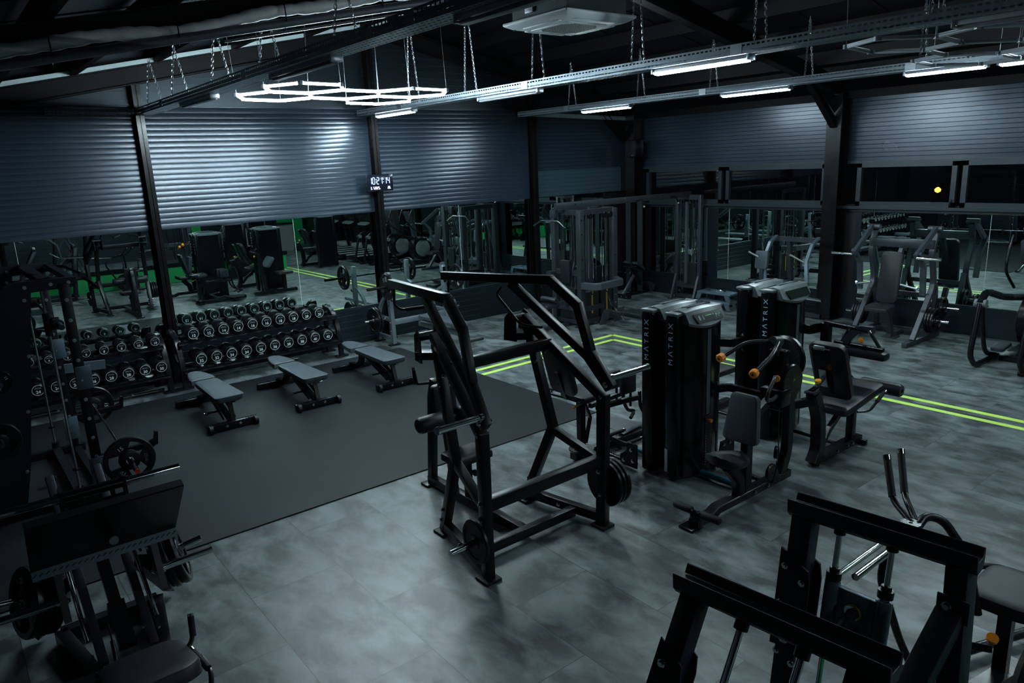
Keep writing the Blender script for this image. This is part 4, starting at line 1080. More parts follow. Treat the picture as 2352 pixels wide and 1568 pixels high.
# --- machine behind the second tower
t = thing('biceps_curl_machine', 'selectorised arm machine with grey pad seen between the two tower pairs', 'gym machine', (6.9, 4.9, 0))
tower(t, 6.585, 4.365, False, True); YN = 5.05
mb = MB().rtube([(6.2, YN, .06), (7.3, YN, .06)], .10, .075); mb.beam((6.50, YN, .06), (6.40, YN, 1.05), .09, .08, (0, 1, 0)); mb.beam((7.0, YN, .08), (7.0, YN, .5), .07, .07, (1, 0, 0)); mb.tube([(6.9, 4.5, .05), (6.9, YN, .05)], .022, 10)
mb.rtube([(6.58, 4.42, 1.05), (6.46, 4.42, 1.05), (6.36, 4.60, 1.05), (6.36, 5.05, 1.04)], .05, .09, bend=.08); mb.tube([(6.2, YN - .02, .9), (6.5, YN - .3, .72), (6.4, YN - .35, .5)], .02, 10, .1)
obj('frame', mb, 'satin_black', t)
bolts(t, [(6.575, 4.40, 1.12), (6.575, 4.47, 1.12), (6.575, 4.40, .96), (6.575, 4.47, .96)], (-1, 0, 0))
obj('seat_pad', MB().pad((7.0, YN, .52), (1, 0, 0), (0, 1, 0), .4, .36, .07, .06), 'vinyl', t); obj('arm_pad', MB().pad((6.62, YN, .82), (0, 1, 0), (.6, 0, .8), .46, .30, .07, .06), 'vinyl_grey', t)
obj('adjust_knob', MB().lathe((6.36, YN - .1, .98), (-1, -.4, 0), [(0, .010), (.02, .010), (.02, .026), (.04, .026), (.044, .002)], 14), 'yellow_plastic', t)

# ------------------------------------------------------------------ cable station and crossover
t = thing('cable_station', 'grey four-sided cable tower with chrome guide rods and lat pulldown, left end of the crossover', 'cable station', (9.5, 9.8, 0))
PX = ((9.10, 9.49), (9.10, 10.16), (9.98, 9.52), (9.98, 10.16))
for (x, y) in PX:
    obj('post', MB().box((x, y, 1.06), (.11, .11, 2.10), bev=.006), 'dark_grey_metal', t)
mb = MB()
for (a, b) in ((0, 1), (0, 2), (1, 3), (2, 3)):
    for z, h in ((2.08, .09), (.09, .08), (.33, .09)): mb.beam((*PX[a], z), (*PX[b], z), .06, h)
obj('cross_frame', mb, 'dark_grey_metal', t)
mb = MB()
for (x, y) in PX: mb.box((x, y, .01), (.18, .18, .02))
obj('foot_plate', mb, 'dark_grey_metal', t)
mb = MB(); mb.rtube([(9.10, 9.44, .78), (9.12, 9.22, .78), (9.22, 9.14, .78), (9.82, 9.20, .78), (9.98, 9.46, .78)], .10, .12); obj('storage_shelf', mb, 'grey_metal', t)
mb = MB()
for (x, y) in ((9.10, 9.43), (9.10, 9.43), (9.98, 9.46)):
    for z in (.35, .5, .72, .9, 1.05, 1.25, 1.7, 1.95): mb.bolt((x - .02, y - .004, z), (0, -1, 0), .011)
for z in (.35, .5, .72, .9, 1.25, 1.7, 1.95): mb.bolt((9.044, 10.16, z), (-1, 0, 0), .011)
obj('bolt', mb, 'chrome', t)
mb = MB()
for (x, y) in ((9.30, 9.50), (9.42, 9.50), (9.66, 9.50), (9.78, 9.50), (9.12, 9.66), (9.12, 9.76), (9.12, 9.94), (9.12, 10.02), (9.3, 10.14), (9.7, 10.14), (9.95, 9.7), (9.95, 9.95)):
    mb.cyl((x, y, .55), (x, y, 2.04), .011, 8)
obj('guide_rod', mb, 'chrome', t)
mb = MB()
for (x, y) in ((9.36, 9.47), (9.72, 9.47), (9.10, 9.71)): mb.cyl((x, y, .62), (x, y, 2.04), .004, 6)
obj('cable', mb, 'rope', t)
obj('weight_stack', MB().box((9.36, 9.56, .38), (.34, .16, .50)), 'seam_dark', t); obj('weight_stack', MB().box((9.74, 9.56, .38), (.30, .16, .50)), 'seam_dark', t); obj('weight_stack', MB().box((9.17, 9.84, .42), (.16, .42, .56)), 'seam_dark', t)
mb = MB()
for (x, y) in ((9.34, 9.52), (9.72, 9.52), (9.14, 9.58), (9.14, 9.84), (9.86, 9.52)): mb.lathe((x, y - .05, 2.0), (0, -1, 0), [(-.012, .05), (-.006, .055), (0, .045), (.006, .055), (.012, .05), (.013, .01)], 18)
mb.lathe((9.60, 9.40, .10), (0, -1, 0), [(-.03, .03), (-.03, .07), (.03, .07), (.03, .03)], 16)
obj('pulley', mb, 'satin_black', t)
mb = MB()
for (x) in (9.36, 9.74): mb.tube([(x, 9.47, .70), (x, 9.46, .60)], .010, 8); mb.box((x, 9.475, .40), (.035, .01, .34))
obj('selector_stem', mb, 'gold', t)
obj('back_pad', MB().pad((9.02, 9.80, 1.02), (0, 1, 0), (0, 0, 1), .24, .42, .07, .03), 'vinyl', t)
mb = MB().beam((9.08, 9.55, 1.0), (9.08, 10.1, 1.0), .05, .10); mb.beam((8.92, 10.16, .95), (9.08, 10.16, .95), .14, .10); mb.beam((8.72, 9.80, .45), (9.08, 9.80, .45), .07, .07); obj('pad_bracket', mb, 'dark_grey_metal', t)
mb = MB().cyl((8.60, 9.60, .56), (8.60, 10.0, .56), .05, 16); obj('thigh_roller', mb, 'vinyl', t)
obj('seat_pad', MB().pad((8.55, 9.8, .46), (1, 0, 0), (0, 1, 0), .34, .34, .07, .05), 'vinyl', t); obj('seat_post', MB().beam((8.6, 9.8, .02), (8.6, 9.8, .42), .06, .06).beam((8.4, 9.8, .04), (9.05, 9.8, .04), .07, .06), 'dark_grey_metal', t)
mb = MB().rtube([(9.6, 9.36, .25), (9.6, 8.10, .25)], .09, .07); mb.beam((9.6, 8.2, 0), (9.6, 8.2, .25), .06, .06); obj('row_rail', mb, 'dark_grey_metal', t)
obj('row_seat', MB().pad((9.6, 8.62, .31), (1, 0, 0), (0, 1, 0), .30, .50, .05, .05), 'vinyl', t)
for x in (9.42, 9.80):
    obj('foot_rest', MB().prism([(x - .09, 9.26, .04), (x + .09, 9.26, .04), (x + .09, 9.16, .32), (x - .09, 9.16, .32)], (0, 1, .3), .012), 'grey_metal', t)
tag(obj('row_attachment', MB().tube([(9.62, 9.26, .40), (9.62, 9.16, .34), (9.72, 9.0, .10), (9.84, 8.98, .10), (9.78, 9.02, .10)], .012, 8, .03).tube([(9.60, 9.3, .55), (9.60, 9.24, .40)], .008, 6), 'chrome', ), 'chrome close-grip handle hanging at the foot of the grey cable tower', 'cable handle')
tag(obj('lat_bar', MB().tube([(8.98, 10.62, 1.82), (9.0, 10.42, 1.93), (9.0, 9.95, 1.93), (8.98, 9.75, 1.82)], .013, 8, .05).tube([(9.0, 10.18, 1.93), (9.02, 10.18, 2.10)], .005, 6), 'chrome'), 'chrome lat pulldown bar with bent ends on the grey cable tower', 'pulldown bar')
mb = MB(); mb.beam((8.86, 9.86, 2.20), (12.55, 9.77, 2.20), .08, .11, bev=.004)
t = thing('crossover_beam', 'long dark grey beam with pull-up grips bridging the two cable towers', 'crossover beam', (10.7, 9.8, 2.2))
obj('beam', mb, 'dark_grey_metal', t); bolts(t, [(9.30, 9.81, 2.21), (9.45, 9.81, 2.21), (10.4, 9.78, 2.23), (10.6, 9.78, 2.23), (11.5, 9.75, 2.2), (11.6, 9.75, 2.2)], (0, -1, 0), .013)
mb = MB().box((8.94, 10.0, 2.06), (.08, .14, .14), bev=.008); obj('pulley_block', mb, 'dark_grey_metal', t)
for (xa) in (10.9, 11.9):
    g = obj('pullup_grip', MB().tube([(xa, 9.77, 2.17), (xa - .03, 9.60, 2.20), (xa - .25, 9.36, 2.10)], .016, 8, .06), 'satin_black', t)
    obj('grip_end', MB().cyl((xa - .25, 9.36, 2.10), (xa - .28, 9.33, 2.088), .018, 10), 'chrome', g)
t = thing('cable_tower', 'slim dark cable tower with slanted feet by the right wall, right end of the crossover', 'cable tower', (12.5, 9.77, 0))
for y in (9.48, 10.06):
    obj('post', MB().box((12.52, y, 1.10), (.09, .07, 2.16), bev=.005), 'dark_grey_metal', t)
    obj('slanted_foot', MB().beam((12.33, y, .02), (12.50, y, .52), .05, .06, (1, 0, 0)).box((12.32, y, .01), (.12, .10, .02)), 'dark_grey_metal', t)
mb = MB().beam((12.52, 9.45, 2.14), (12.52, 10.09, 2.14), .08, .10).beam((12.52, 9.48, .30), (12.52, 10.06, .30), .05, .12).beam((12.52, 9.48, .06), (12.52, 10.06, .06), .08, .08); obj('cross_frame', mb, 'dark_grey_metal', t)
mb = MB()
for y in (9.58, 9.66, 9.88, 9.96): mb.cyl((12.50, y, .34), (12.50, y, 2.08), .010, 8)
obj('guide_rod', mb, 'chrome', t); obj('weight_stack', MB().box((12.54, 9.70, .56), (.14, .34, .44)), 'seam_dark', t)
obj('column_rail', MB().box((12.44, 9.76, 1.2), (.05, .06, 1.7)), 'grey_metal', t)
obj('cable', MB().cyl((12.42, 9.76, .95), (12.42, 9.76, 2.05), .004, 6), 'rope', t)
mb = MB().box((12.42, 9.64, 1.02), (.08, .10, .10), bev=.01).cyl((12.40, 9.60, 1.0), (12.30, 9.52, .98), .014, 10); obj('slider', mb, 'zinc', t)
mb = MB().lathe((12.47, 9.76, 2.02), (1, 0, 0), [(-.012, .05), (-.006, .055), (0, .045), (.006, .055), (.012, .05), (.013, .01)], 18).lathe((12.44, 9.9, .2), (1, 0, 0), [(-.012, .05), (-.006, .055), (0, .045), (.006, .055), (.012, .05), (.013, .01)], 18); obj('pulley', mb, 'satin_black', t)
# back extension bench
t = thing('back_extension_bench', 'back extension bench with twin hip pads standing in the room corner', 'bench', (12.1, 11.0, 0)); Y0 = 10.97
mb = MB().beam((11.72, Y0 - .28, .04), (11.72, Y0 + .30, .04), .07, .07).beam((11.72, Y0, .04), (12.62, Y0, .04), .07, .06); obj('base', mb, 'satin_black', t)
bolts(t, [(11.683, Y0 - .2, .04), (11.683, Y0 - .05, .04), (11.683, Y0 + .05, .04)], (-1, 0, 0))
obj('support_strut', MB().beam((11.80, Y0, .06), (12.16, Y0, .46), .05, .05), 'grey_metal', t)
obj('main_beam', MB().beam((12.52, Y0, .06), (12.02, Y0, .64), .06, .07), 'satin_black', t)
for sg in (-1, 1): obj('hip_pad', MB().pad((12.16, Y0 + sg * .12, .66), (.78, 0, -.50), (0, 1, 0), .34, .18, .07, .05), 'vinyl', t)
obj('pad_frame', MB().tube([(12.05, Y0 - .16, .66), (11.92, Y0 - .14, .66), (11.92, Y0 + .14, .66), (12.05, Y0 + .16, .66)], .014, 8, .04).cyl((12.06, Y0 - .16, .60), (12.06, Y0 + .16, .60), .02, 10), 'satin_black', t)
obj('foot_board', MB().prism([(12.42, Y0 - .18, .30), (12.66, Y0 - .18, .20), (12.60, Y0 - .18, .06), (12.48, Y0 - .18, .06)], (0, 1, 0), .01).prism([(12.44, Y0 - .2, .26), (12.44, Y0 + .2, .26), (12.58, Y0 + .2, .08), (12.58, Y0 - .2, .08)], (.8, 0, .6), .01), 'dark_grey_metal', t)
h = obj('hand_grip', MB().tube([(11.96, Y0 - .03, .56), (11.86, Y0 - .03, .54), (11.86, Y0 + .3, .54)], .013, 8, .03), 'satin_black', t); obj('grip_end', MB().cyl((11.86, Y0 - .14, .55), (11.86, Y0 - .19, .55), .02, 12), 'chrome', h)

# stacked step platforms
for k, lab in enumerate(('lower pale grey step platform under the dark block stack by the wall', 'upper pale grey step platform carrying loose chrome handles')):
    z = .02 + k * .165; x, y, L, Wd = 12.05, 8.66, .78, .34
    t = thing('step_platform', lab, 'step platform', (x, y, z), 'stacked step platforms')
    obj('deck', MB().box((x, y, z + .135), (Wd, L, .045), bev=.015), 'blue_grey_metal', t)
    for sg in (-1, 1):
        yy = y + sg * (L / 2 - .07)
        obj('leg', MB().prism([(x - Wd / 2, yy - sg * .06, z + .12), (x - Wd / 2, yy + sg * .05, z + .12), (x - Wd / 2, yy + sg * .09, z), (x - Wd / 2, yy, z)], (1, 0, 0), .03).prism([(x + Wd / 2, yy - sg * .06, z + .12), (x + Wd / 2, yy + sg * .05, z + .12), (x + Wd / 2, yy + sg * .09, z), (x + Wd / 2, yy, z)], (1, 0, 0), .03), 'blue_grey_metal', t)
    obj('riser_block', MB().box((x + .02, y + .1, z + .065), (.24, .18, .10), bev=.02).box((x + .02, y - .16, z + .065), (.24, .18, .10), bev=.02), 'satin_black', t)
for k, (x, y, a) in enumerate(((12.0, 8.86, .3), (12.02, 8.45, 1.2))):
    z = .365; c, s = math.cos(a), math.sin(a)
    tag(obj('cable_attachment', MB().tube([(x, y, z), (x + .10 * c, y + .10 * s, z), (x + .14 * c - .05 * s, y + .14 * s + .05 * c, z + .01)], .012, 8, .03).cyl((x - .07 * s, y - .07 * c, z), (x + .02, y + .08, z + .005), .015, 8), 'chrome'),
        ('loose chrome cable attachment on the left end of the step stack', 'loose chrome cable attachment on the right end of the step stack')[k], 'cable attachment', 'attachments on the step stack')

# ------------------------------------------------------------------ lever chest press under the right windows
t = thing('lever_chest_press', 'grey plate-loaded lever chest press with tall backrest in front of the right mirror', 'gym machine', (11.9, 5.2, 0))
for sg, yy in ((-1, 4.75), (1, 5.68)):
    obj('base_rail', MB().beam((11.30, yy, .04), (12.45, yy, .04), .08, .07, bev=.004), 'dark_grey_metal', t)
    obj('front_post', MB().rtube([(11.56, yy, .07), (11.97, yy, .60), (12.16, yy, .86), (12.08, yy, 1.15), (11.98, yy, 1.36), (12.10, yy, 1.70)], .06, .08, (0, 1, 0), bend=.14), 'dark_grey_metal', t)
    obj('rear_strut', MB().beam((12.38, yy, .05), (12.20, yy, .90), .06, .07, (0, 1, 0)), 'dark_grey_metal', t)
    yl = yy + sg * .02
    lv = obj('lever_arm', MB().beam((12.02, yl, 1.75), (11.42, yl - sg * .02, 1.37), .05, .08).rtube([(11.46, yl, 1.42), (11.68, yl, 1.20), (11.74, yl, .76)], .05, .085, (0, 1, 0)), 'grey_metal', t)
    obj('weight_horn', MB().cyl((11.42, yl, 1.36), (11.42, yl + sg * .34, 1.36), .0245, 16), 'chrome', lv)
    obj('handle', MB().cyl((11.72, yl, .80), (11.56, yl - sg * .02, .90), .016, 10).cyl((11.60, yl, .86), (11.55, yl - sg * .26, .92), .017, 12), 'zinc', lv)
    obj('pivot', MB().cyl((12.04, yy - .10, 1.74), (12.04, yy + .10, 1.74), .04, 14), 'grey_metal', t)
    for j, (px_, pz, pr2) in enumerate(((11.98, .33, .20), (12.32, .48, .17))):
        obj('storage_horn', MB().cyl((px_, yy, pz), (px_, yy + sg * .34, pz), .0245, 16), 'chrome', t)
        for k in range(3 if j == 0 else 2):
            plate('weight_plate', (px_, yy + sg * (.065 + .042 * k), pz), (0, sg, 0), pr2, .036,
                  label='black plate on the chest press %s storage horn, %s' % (('right', 'left')[sg > 0] + (' front', ' rear')[j], ('innermost', 'second', 'outermost')[k]), group='plates on the chest press', style='grip', rot=.5)
mb = MB().beam((12.0, 4.72, 1.50), (12.0, 5.70, 1.50), .10, .13, bev=.006); obj('top_crossbar', mb, 'dark_grey_metal', t)
mb = MB().beam((12.05, 4.75, .70), (12.05, 5.68, .70), .06, .07).beam((12.2, 4.75, .05), (12.2, 5.68, .05), .07, .06); obj('crossbar', mb, 'dark_grey_metal', t)
obj('back_pad', MB().pad((11.66, 5.2, 1.0), (0, 1, 0), (.16, 0, 1), .32, .80, .08, .08), 'vinyl', t)
obj('seat_pad', MB().pad((11.42, 5.22, .55), (1, 0, .08), (0, 1, 0), .34, .38, .07, .07, taper=1.0), 'vinyl', t)
mb = MB().beam((11.84, 5.2, .05), (11.66, 5.2, .52), .09, .07, (0, 1, 0)).beam((11.4, 5.2, .50), (11.9, 5.2, .62), .06, .06).beam((11.75, 5.2, .05), (12.2, 5.2, .05), .08, .06).beam((11.74, 5.2, 1.0), (12.0, 5.2, 1.42), .06, .07).box((11.85, 5.2, .012), (.2, .2, .024)); obj('centre_frame', mb, 'dark_grey_metal', t)
bolts(t, [(11.945, 4.9 + .25 * k, 1.45) for k in range(4)], (-1, 0, 0))

# plate-loaded row by the right wall, mostly hidden
t = thing('lever_row_machine', 'silver-armed plate-loaded row with small chest pad in front of the middle mirror', 'gym machine', (11.8, 7.0, 0)); yr = 7.05
mb = MB().beam((11.2, yr + .3, .04), (12.45, yr + .3, .04), .08, .07).beam((12.40, 6.70, .05), (12.40, 7.7, .05), .08, .07).beam((11.5, 7.35, .04), (11.5, 7.35, .98), .08, .07, (0, 1, 0)).beam((12.35, yr + .2, .05), (12.0, yr + .1, 1.5), .08, .07, (0, 1, 0)).beam((12.0, 6.65, 1.46), (12.0, 7.5, 1.46), .07, .08); obj('frame', mb, 'dark_grey_metal', t)
obj('chest_pad', MB().pad((11.50, 7.36, 1.13), (0, 1, 0), (.1, 0, 1), .24, .32, .08, .04), 'vinyl_grey', t)
for yy in (6.55, 7.35):
    lv = obj('lever_arm', MB().rtube([(12.0, yy + .05, 1.50), (11.72, yy, 1.42), (11.55, yy, 1.15), (11.50, yy - .06, .78)], .05, .06, (0, 1, 0)), 'blue_grey_metal', t)
    obj('weight_horn', MB().cyl((11.50, yy - .03, .54), (11.50, yy - .34, .53), .0245, 14), 'chrome', lv); obj('arm_link', MB().beam((11.50, yy - .06, .80), (11.50, yy - .04, .50), .05, .05), 'blue_grey_metal', lv)
    obj('handle', MB().cyl((11.55, yy, 1.12), (11.36, yy + .2, 1.28), .018, 10), 'zinc', lv)
obj('seat_pad', MB().pad((11.2, 7.35, .50), (1, 0, 0), (0, 1, 0), .34, .34, .07, .06), 'vinyl', t)
obj('seat_post', MB().beam((11.22, 7.35, .05), (11.22, 7.35, .47), .06, .06), 'dark_grey_metal', t)

# ------------------------------------------------------------------ silver bench press with loaded barbell
t = thing('bench_press_rack', 'silver framed flat bench press rack against the low wall panel', 'bench press', (6.58, 10.6, 0))
for x in (6.02, 7.14):
    sg = -1 if x < 6.5 else 1
    mb = MB().beam((x, 10.97, .03), (x, 11.02, 1.27), .07, .08, (0, 1, 0), bev=.004); obj('upright', mb, 'silver_metal', t)
    mb = MB().rtube([(x, 11.48, .03), (x, 11.44, .50), (x, 11.26, .78), (x, 11.02, .88)], .06, .05, (1, 0, 0), bend=.22).beam((x, 11.50, .12), (x, 10.97, .12), .05, .06); obj('side_brace', mb, 'silver_metal', t)
    obj('hook_plate', MB().box((x, 10.965, 1.10), (.05, .012, .28)).tube([(x, 10.97, 1.04), (x, 10.87, 1.015), (x, 10.80, 1.03), (x, 10.79, 1.09)], .012, 8, .03).tube([(x, 10.97, .80), (x, 10.88, .78), (x, 10.84, .82)], .012, 8, .03), 'satin_black', t)
    obj('foot', MB().box((x, 10.97, .012), (.20, .09, .024)).box((x, 11.48, .012), (.18, .09, .024)), 'rubber', t)
    bolts(t, [(x - .036, 10.99, z) for z in (.25, .4, .7, .8)], (-1, 0, 0), .012)
    obj('storage_horn', MB().cyl((x, 11.2, .45), (x + sg * .42, 11.2, .45), .0245, 16), 'chrome', t); obj('horn_bracket', MB().beam((x, 10.98, .45), (x, 11.46, .45), .05, .06), 'silver_metal', t)
    for k in range(2):
        plate('weight_plate', (x + sg * (.18 + .05 * k), 11.2, .45), (sg, 0, 0), .225, .042, label='black plate on the lower %s horn of the silver bench press, %s' % (('left', 'right')[x > 6.5], ('inner', 'outer')[k]), group='plates stored on the bench press', style='solid')
mb = MB().beam((6.02, 11.0, .40), (7.14, 11.0, .40), .06, .09, bev=.004).beam((6.58, 11.0, .30), (6.58, 9.62, .30), .07, .08).beam((6.58, 9.62, .30), (6.62, 9.56, .02), .06, .06, (0, 1, 0)).beam((6.30, 9.56, .03), (6.86, 9.56, .03), .07, .05); obj('main_frame', mb, 'silver_metal', t)
obj('foot_peg', MB().cyl((6.62, 9.58, .18), (6.92, 9.58, .18), .02, 12), 'foam', t)
obj('bench_pad', MB().pad((6.58, 10.22, .46), (1, 0, 0), (0, 1, 0), .29, 1.22, .065, .05), 'vinyl_grey', t)
t = thing('barbell', 'black barbell resting on the silver bench press hooks', 'barbell', (6.6, 10.83, 1.065)); yb, zb_ = 10.835, 1.058
obj('shaft', MB().cyl((5.95, yb, zb_), (7.25, yb, zb_), .014, 12), 'satin_black', t)
for sg in (-1, 1):
    xa = 6.6 + sg * .66; obj('sleeve', MB().cyl((xa, yb, zb_), (xa + sg * .42, yb, zb_), .025, 16).cyl((xa - sg * .02, yb, zb_), (xa + sg * .01, yb, zb_), .038, 16), 'satin_black', t)
    plate('weight_plate', (xa + sg * .045, yb, zb_), (sg, 0, 0), .225, .045, label='big black grip plate on the %s end of the benched barbell' % ('left', 'right')[sg > 0], style='grip', rot=.3, hub='satin_black')

# ------------------------------------------------------------------ dumbbell racks
def rack(x0, x1, label):
    t = thing('dumbbell_rack', label, 'dumbbell rack', ((x0 + x1) / 2, 11.2, 0))
    for x in (x0, x1):
        pts = [(x, 11.44, .80), (x, 11.30, .795), (x, 11.12, .70), (x, 11.02, .50), (x, 10.98, .26), (x, 10.965, .02)]
        obj('arched_leg', MB().rtube(pts, .05, .085, (1, 0, 0), bend=.12, c=.01), 'satin_black', t)
        obj('rear_leg', MB().beam((x, 11.45, .02), (x, 11.43, .80), .07, .06, (0, 1, 0)).beam((x, 11.00, .32), (x, 11.44, .46), .05, .05), 'satin_black', t)
        obj('foot', MB().box((x, 10.97, .014), (.20, .12, .02)).box((x, 11.46, .014), (.22, .10, .02)), 'satin_black', t)
        bolts(t, [(x - .02, 11.36, .825), (x + .02, 11.28, .82)], (0, 0, 1), .010)
        obj('end_label', MB().box((x - .02 if x == x1 else x + .02, 11.10, .58), (.06, .004, .12)), 'label_white', t)
    for (yf, zf, nm) in ((11.02, .70, 'upper_tray'), (10.92, .30, 'lower_tray')):
        mb = MB(); L = x1 - x0
        for dy in (0.02, .22): mb.beam((x0, yf + dy, zf + dy * .25 - .045), (x1, yf + dy, zf + dy * .25 - .045), .05, .05)
        mb.prism([(x0, yf - .05, zf - .06), (x1, yf - .05, zf - .06), (x1, yf + .30, zf + .02), (x0, yf + .30, zf + .02)], (0, -.22, 1), .008)
        obj(nm, mb, 'satin_black', t)
        mb = MB(); n = 10
        for k in range(n):
            xx = x0 + .0 + (k + .5) * L / n
            for dy in (.0, .17): mb.beam((xx - .05, yf + dy, zf + dy * .25 - .008), (xx + .05, yf + dy, zf + dy * .25 - .008), .03, .025)
        obj('saddle', mb, 'rubber', t)
    return t
rack(2.56, 5.02, 'black two-tier dumbbell rack with arched ends behind the benches, right of the column')
rack(-.02, 2.36, 'black two-tier dumbbell rack with arched ends, left of the column')
DB = {}
def dumbbell(num, r, hl, sep, x, y, z, label, group):
    key_ = (num, r)
    tilt = V(0, -1, -.10).normalized()
    if key_ in DB:
        return dup(DB[key_], loc=(x, y, z), label=label, group=group)
    t = thing('dumbbell', label, 'dumbbell', (x, y, z), group); c = V(x, y, z)
    fcen = c; back = -tilt
    obj('handle', MB().lathe(c + back * hl, back, [(0, .016), (sep * .5, .018), (sep, .016)], 14), 'zinc', t)
    for q, nm in ((0, 'front_head'), (hl + sep, 'rear_head')):
        hd = obj(nm, MB().lathe(c + back * q, back, [(0, .01), (0, r * .80), (.006, r * .84), (.003, r * .88), (.010, r * .97), (.022, r), (hl - .02, r), (hl - .004, r * .90), (hl, r * .75), (hl, .01)], 28), 'rubber_urethane', t)
    hd = obj('face_ring', MB().lathe(c, tilt, [(.0005, r * .745), (.0025, r * .755), (.0025, r * .785), (.0005, r * .795)], 30), 'white_print', t)
    X = V(1, 0, 0); Y = X.cross(tilt) * -1; Y = V(0, -.10, 1).normalized()
    obj('number', text_mesh(num, r * .62, c + tilt * .001 - Y * r * .28, X, Y, bold=.012 * r), 'white_print', t)
    obj('brand_lettering', text_mesh('ZIVA', r * .30, c + tilt * .001 + Y * r * .30, X, Y, bold=.01 * r, sx=1.3), 'dim_print', t)
    rc = c + back * (2 * hl + sep)
    obj('face_ring', MB().lathe(rc, back, [(.0005, r * .745), (.0025, r * .755), (.0025, r * .785), (.0005, r * .795)], 30), 'white_print', t)
    obj('number', text_mesh(num, r * .62, rc + back * .001 - Y * r * .28, V(-1, 0, 0), V(0, -.10, 1).normalized(), bold=.012 * r), 'white_print', t)
    DB[key_] = t
    return t
side = ('left', 'right')
WORD = {2: 'two', 4: 'four', 6: 'six', 8: 'eight', 10: 'ten', 12: 'twelve', 14: 'fourteen', 16: 'sixteen', 18: 'eighteen', 20: 'twenty', 22: 'twenty-two', 24: 'twenty-four', 26: 'twenty-six', 28: 'twenty-eight', 30: 'thirty', 32: 'thirty-two', 34: 'thirty-four', 36: 'thirty-six', 38: 'thirty-eight', 40: 'forty'}
nms = [12, 14, 16, 18, 20]
for i in range(10):
    dumbbell(str(nms[i // 2]), .092, .078, .14, 2.765 + i * .2155, 10.95, .790, 'black dumbbell marked %d, %s one of the %s kilo pair, %s' % (nms[i // 2], side[i % 2], WORD[nms[i // 2]], 'right rack top tier'), 'dumbbells on the right rack top tier')
nms = [32, 34, 36, 38, 40]
for i in range(10):
    dumbbell(str(nms[i // 2]), .095, .098, .14, 2.80 + i * .219, 10.86, .425, 'black dumbbell marked %d, %s one of the %s kilo pair, %s' % (nms[i // 2], side[i % 2], WORD[nms[i // 2]], 'right rack lower tier'), 'dumbbells on the right rack lower tier')
nms = [2, 4, 6, 8, 10]
for i in range(10):
    dumbbell(str(nms[i // 2]), (.056, .060, .066, .070, .074)[i // 2], .055, .14, .32 + i * .214, 10.95, .775, 'small black dumbbell marked %d, %s one of the %s kilo pair, %s' % (nms[i // 2], side[i % 2], WORD[nms[i // 2]], 'left rack top tier'), 'dumbbells on the left rack top tier')
nms = [22, 24, 26, 28, 30]
for i in range(10):
    dumbbell(str(nms[i // 2]), .088, .085, .14, .35 + i * .212, 10.86, .42, 'black dumbbell marked %d, %s one of the %s kilo pair, %s' % (nms[i // 2], side[i % 2], WORD[nms[i // 2]], 'left rack lower tier'), 'dumbbells on the left rack lower tier')

def floor_bar(x0, x1, y, label, z=None):
    z = z or MZ * 0 + .026
    t = thing('barbell', label, 'barbell', ((x0 + x1) / 2, y, 0))
    obj('shaft', MB().cyl((x0 + .42, y, z), (x1 - .42, y, z), .014, 12), 'chrome', t)
    for (a, b) in ((x0, x0 + .42), (x1, x1 - .42)):
        obj('sleeve', MB().cyl((a, y, z), (b, y, z), .025, 16), 'chrome', t); obj('collar', MB().cyl((b - .01, y, z), (b + .015, y, z), .038 if z > .04 else .026, 16), 'zinc', t)
floor_bar(2.62, 4.42, 11.34, 'chrome barbell lying on the floor beneath the right dumbbell rack')
floor_bar(.55, 2.30, 11.13, 'chrome barbell lying on the floor beneath the left dumbbell rack')

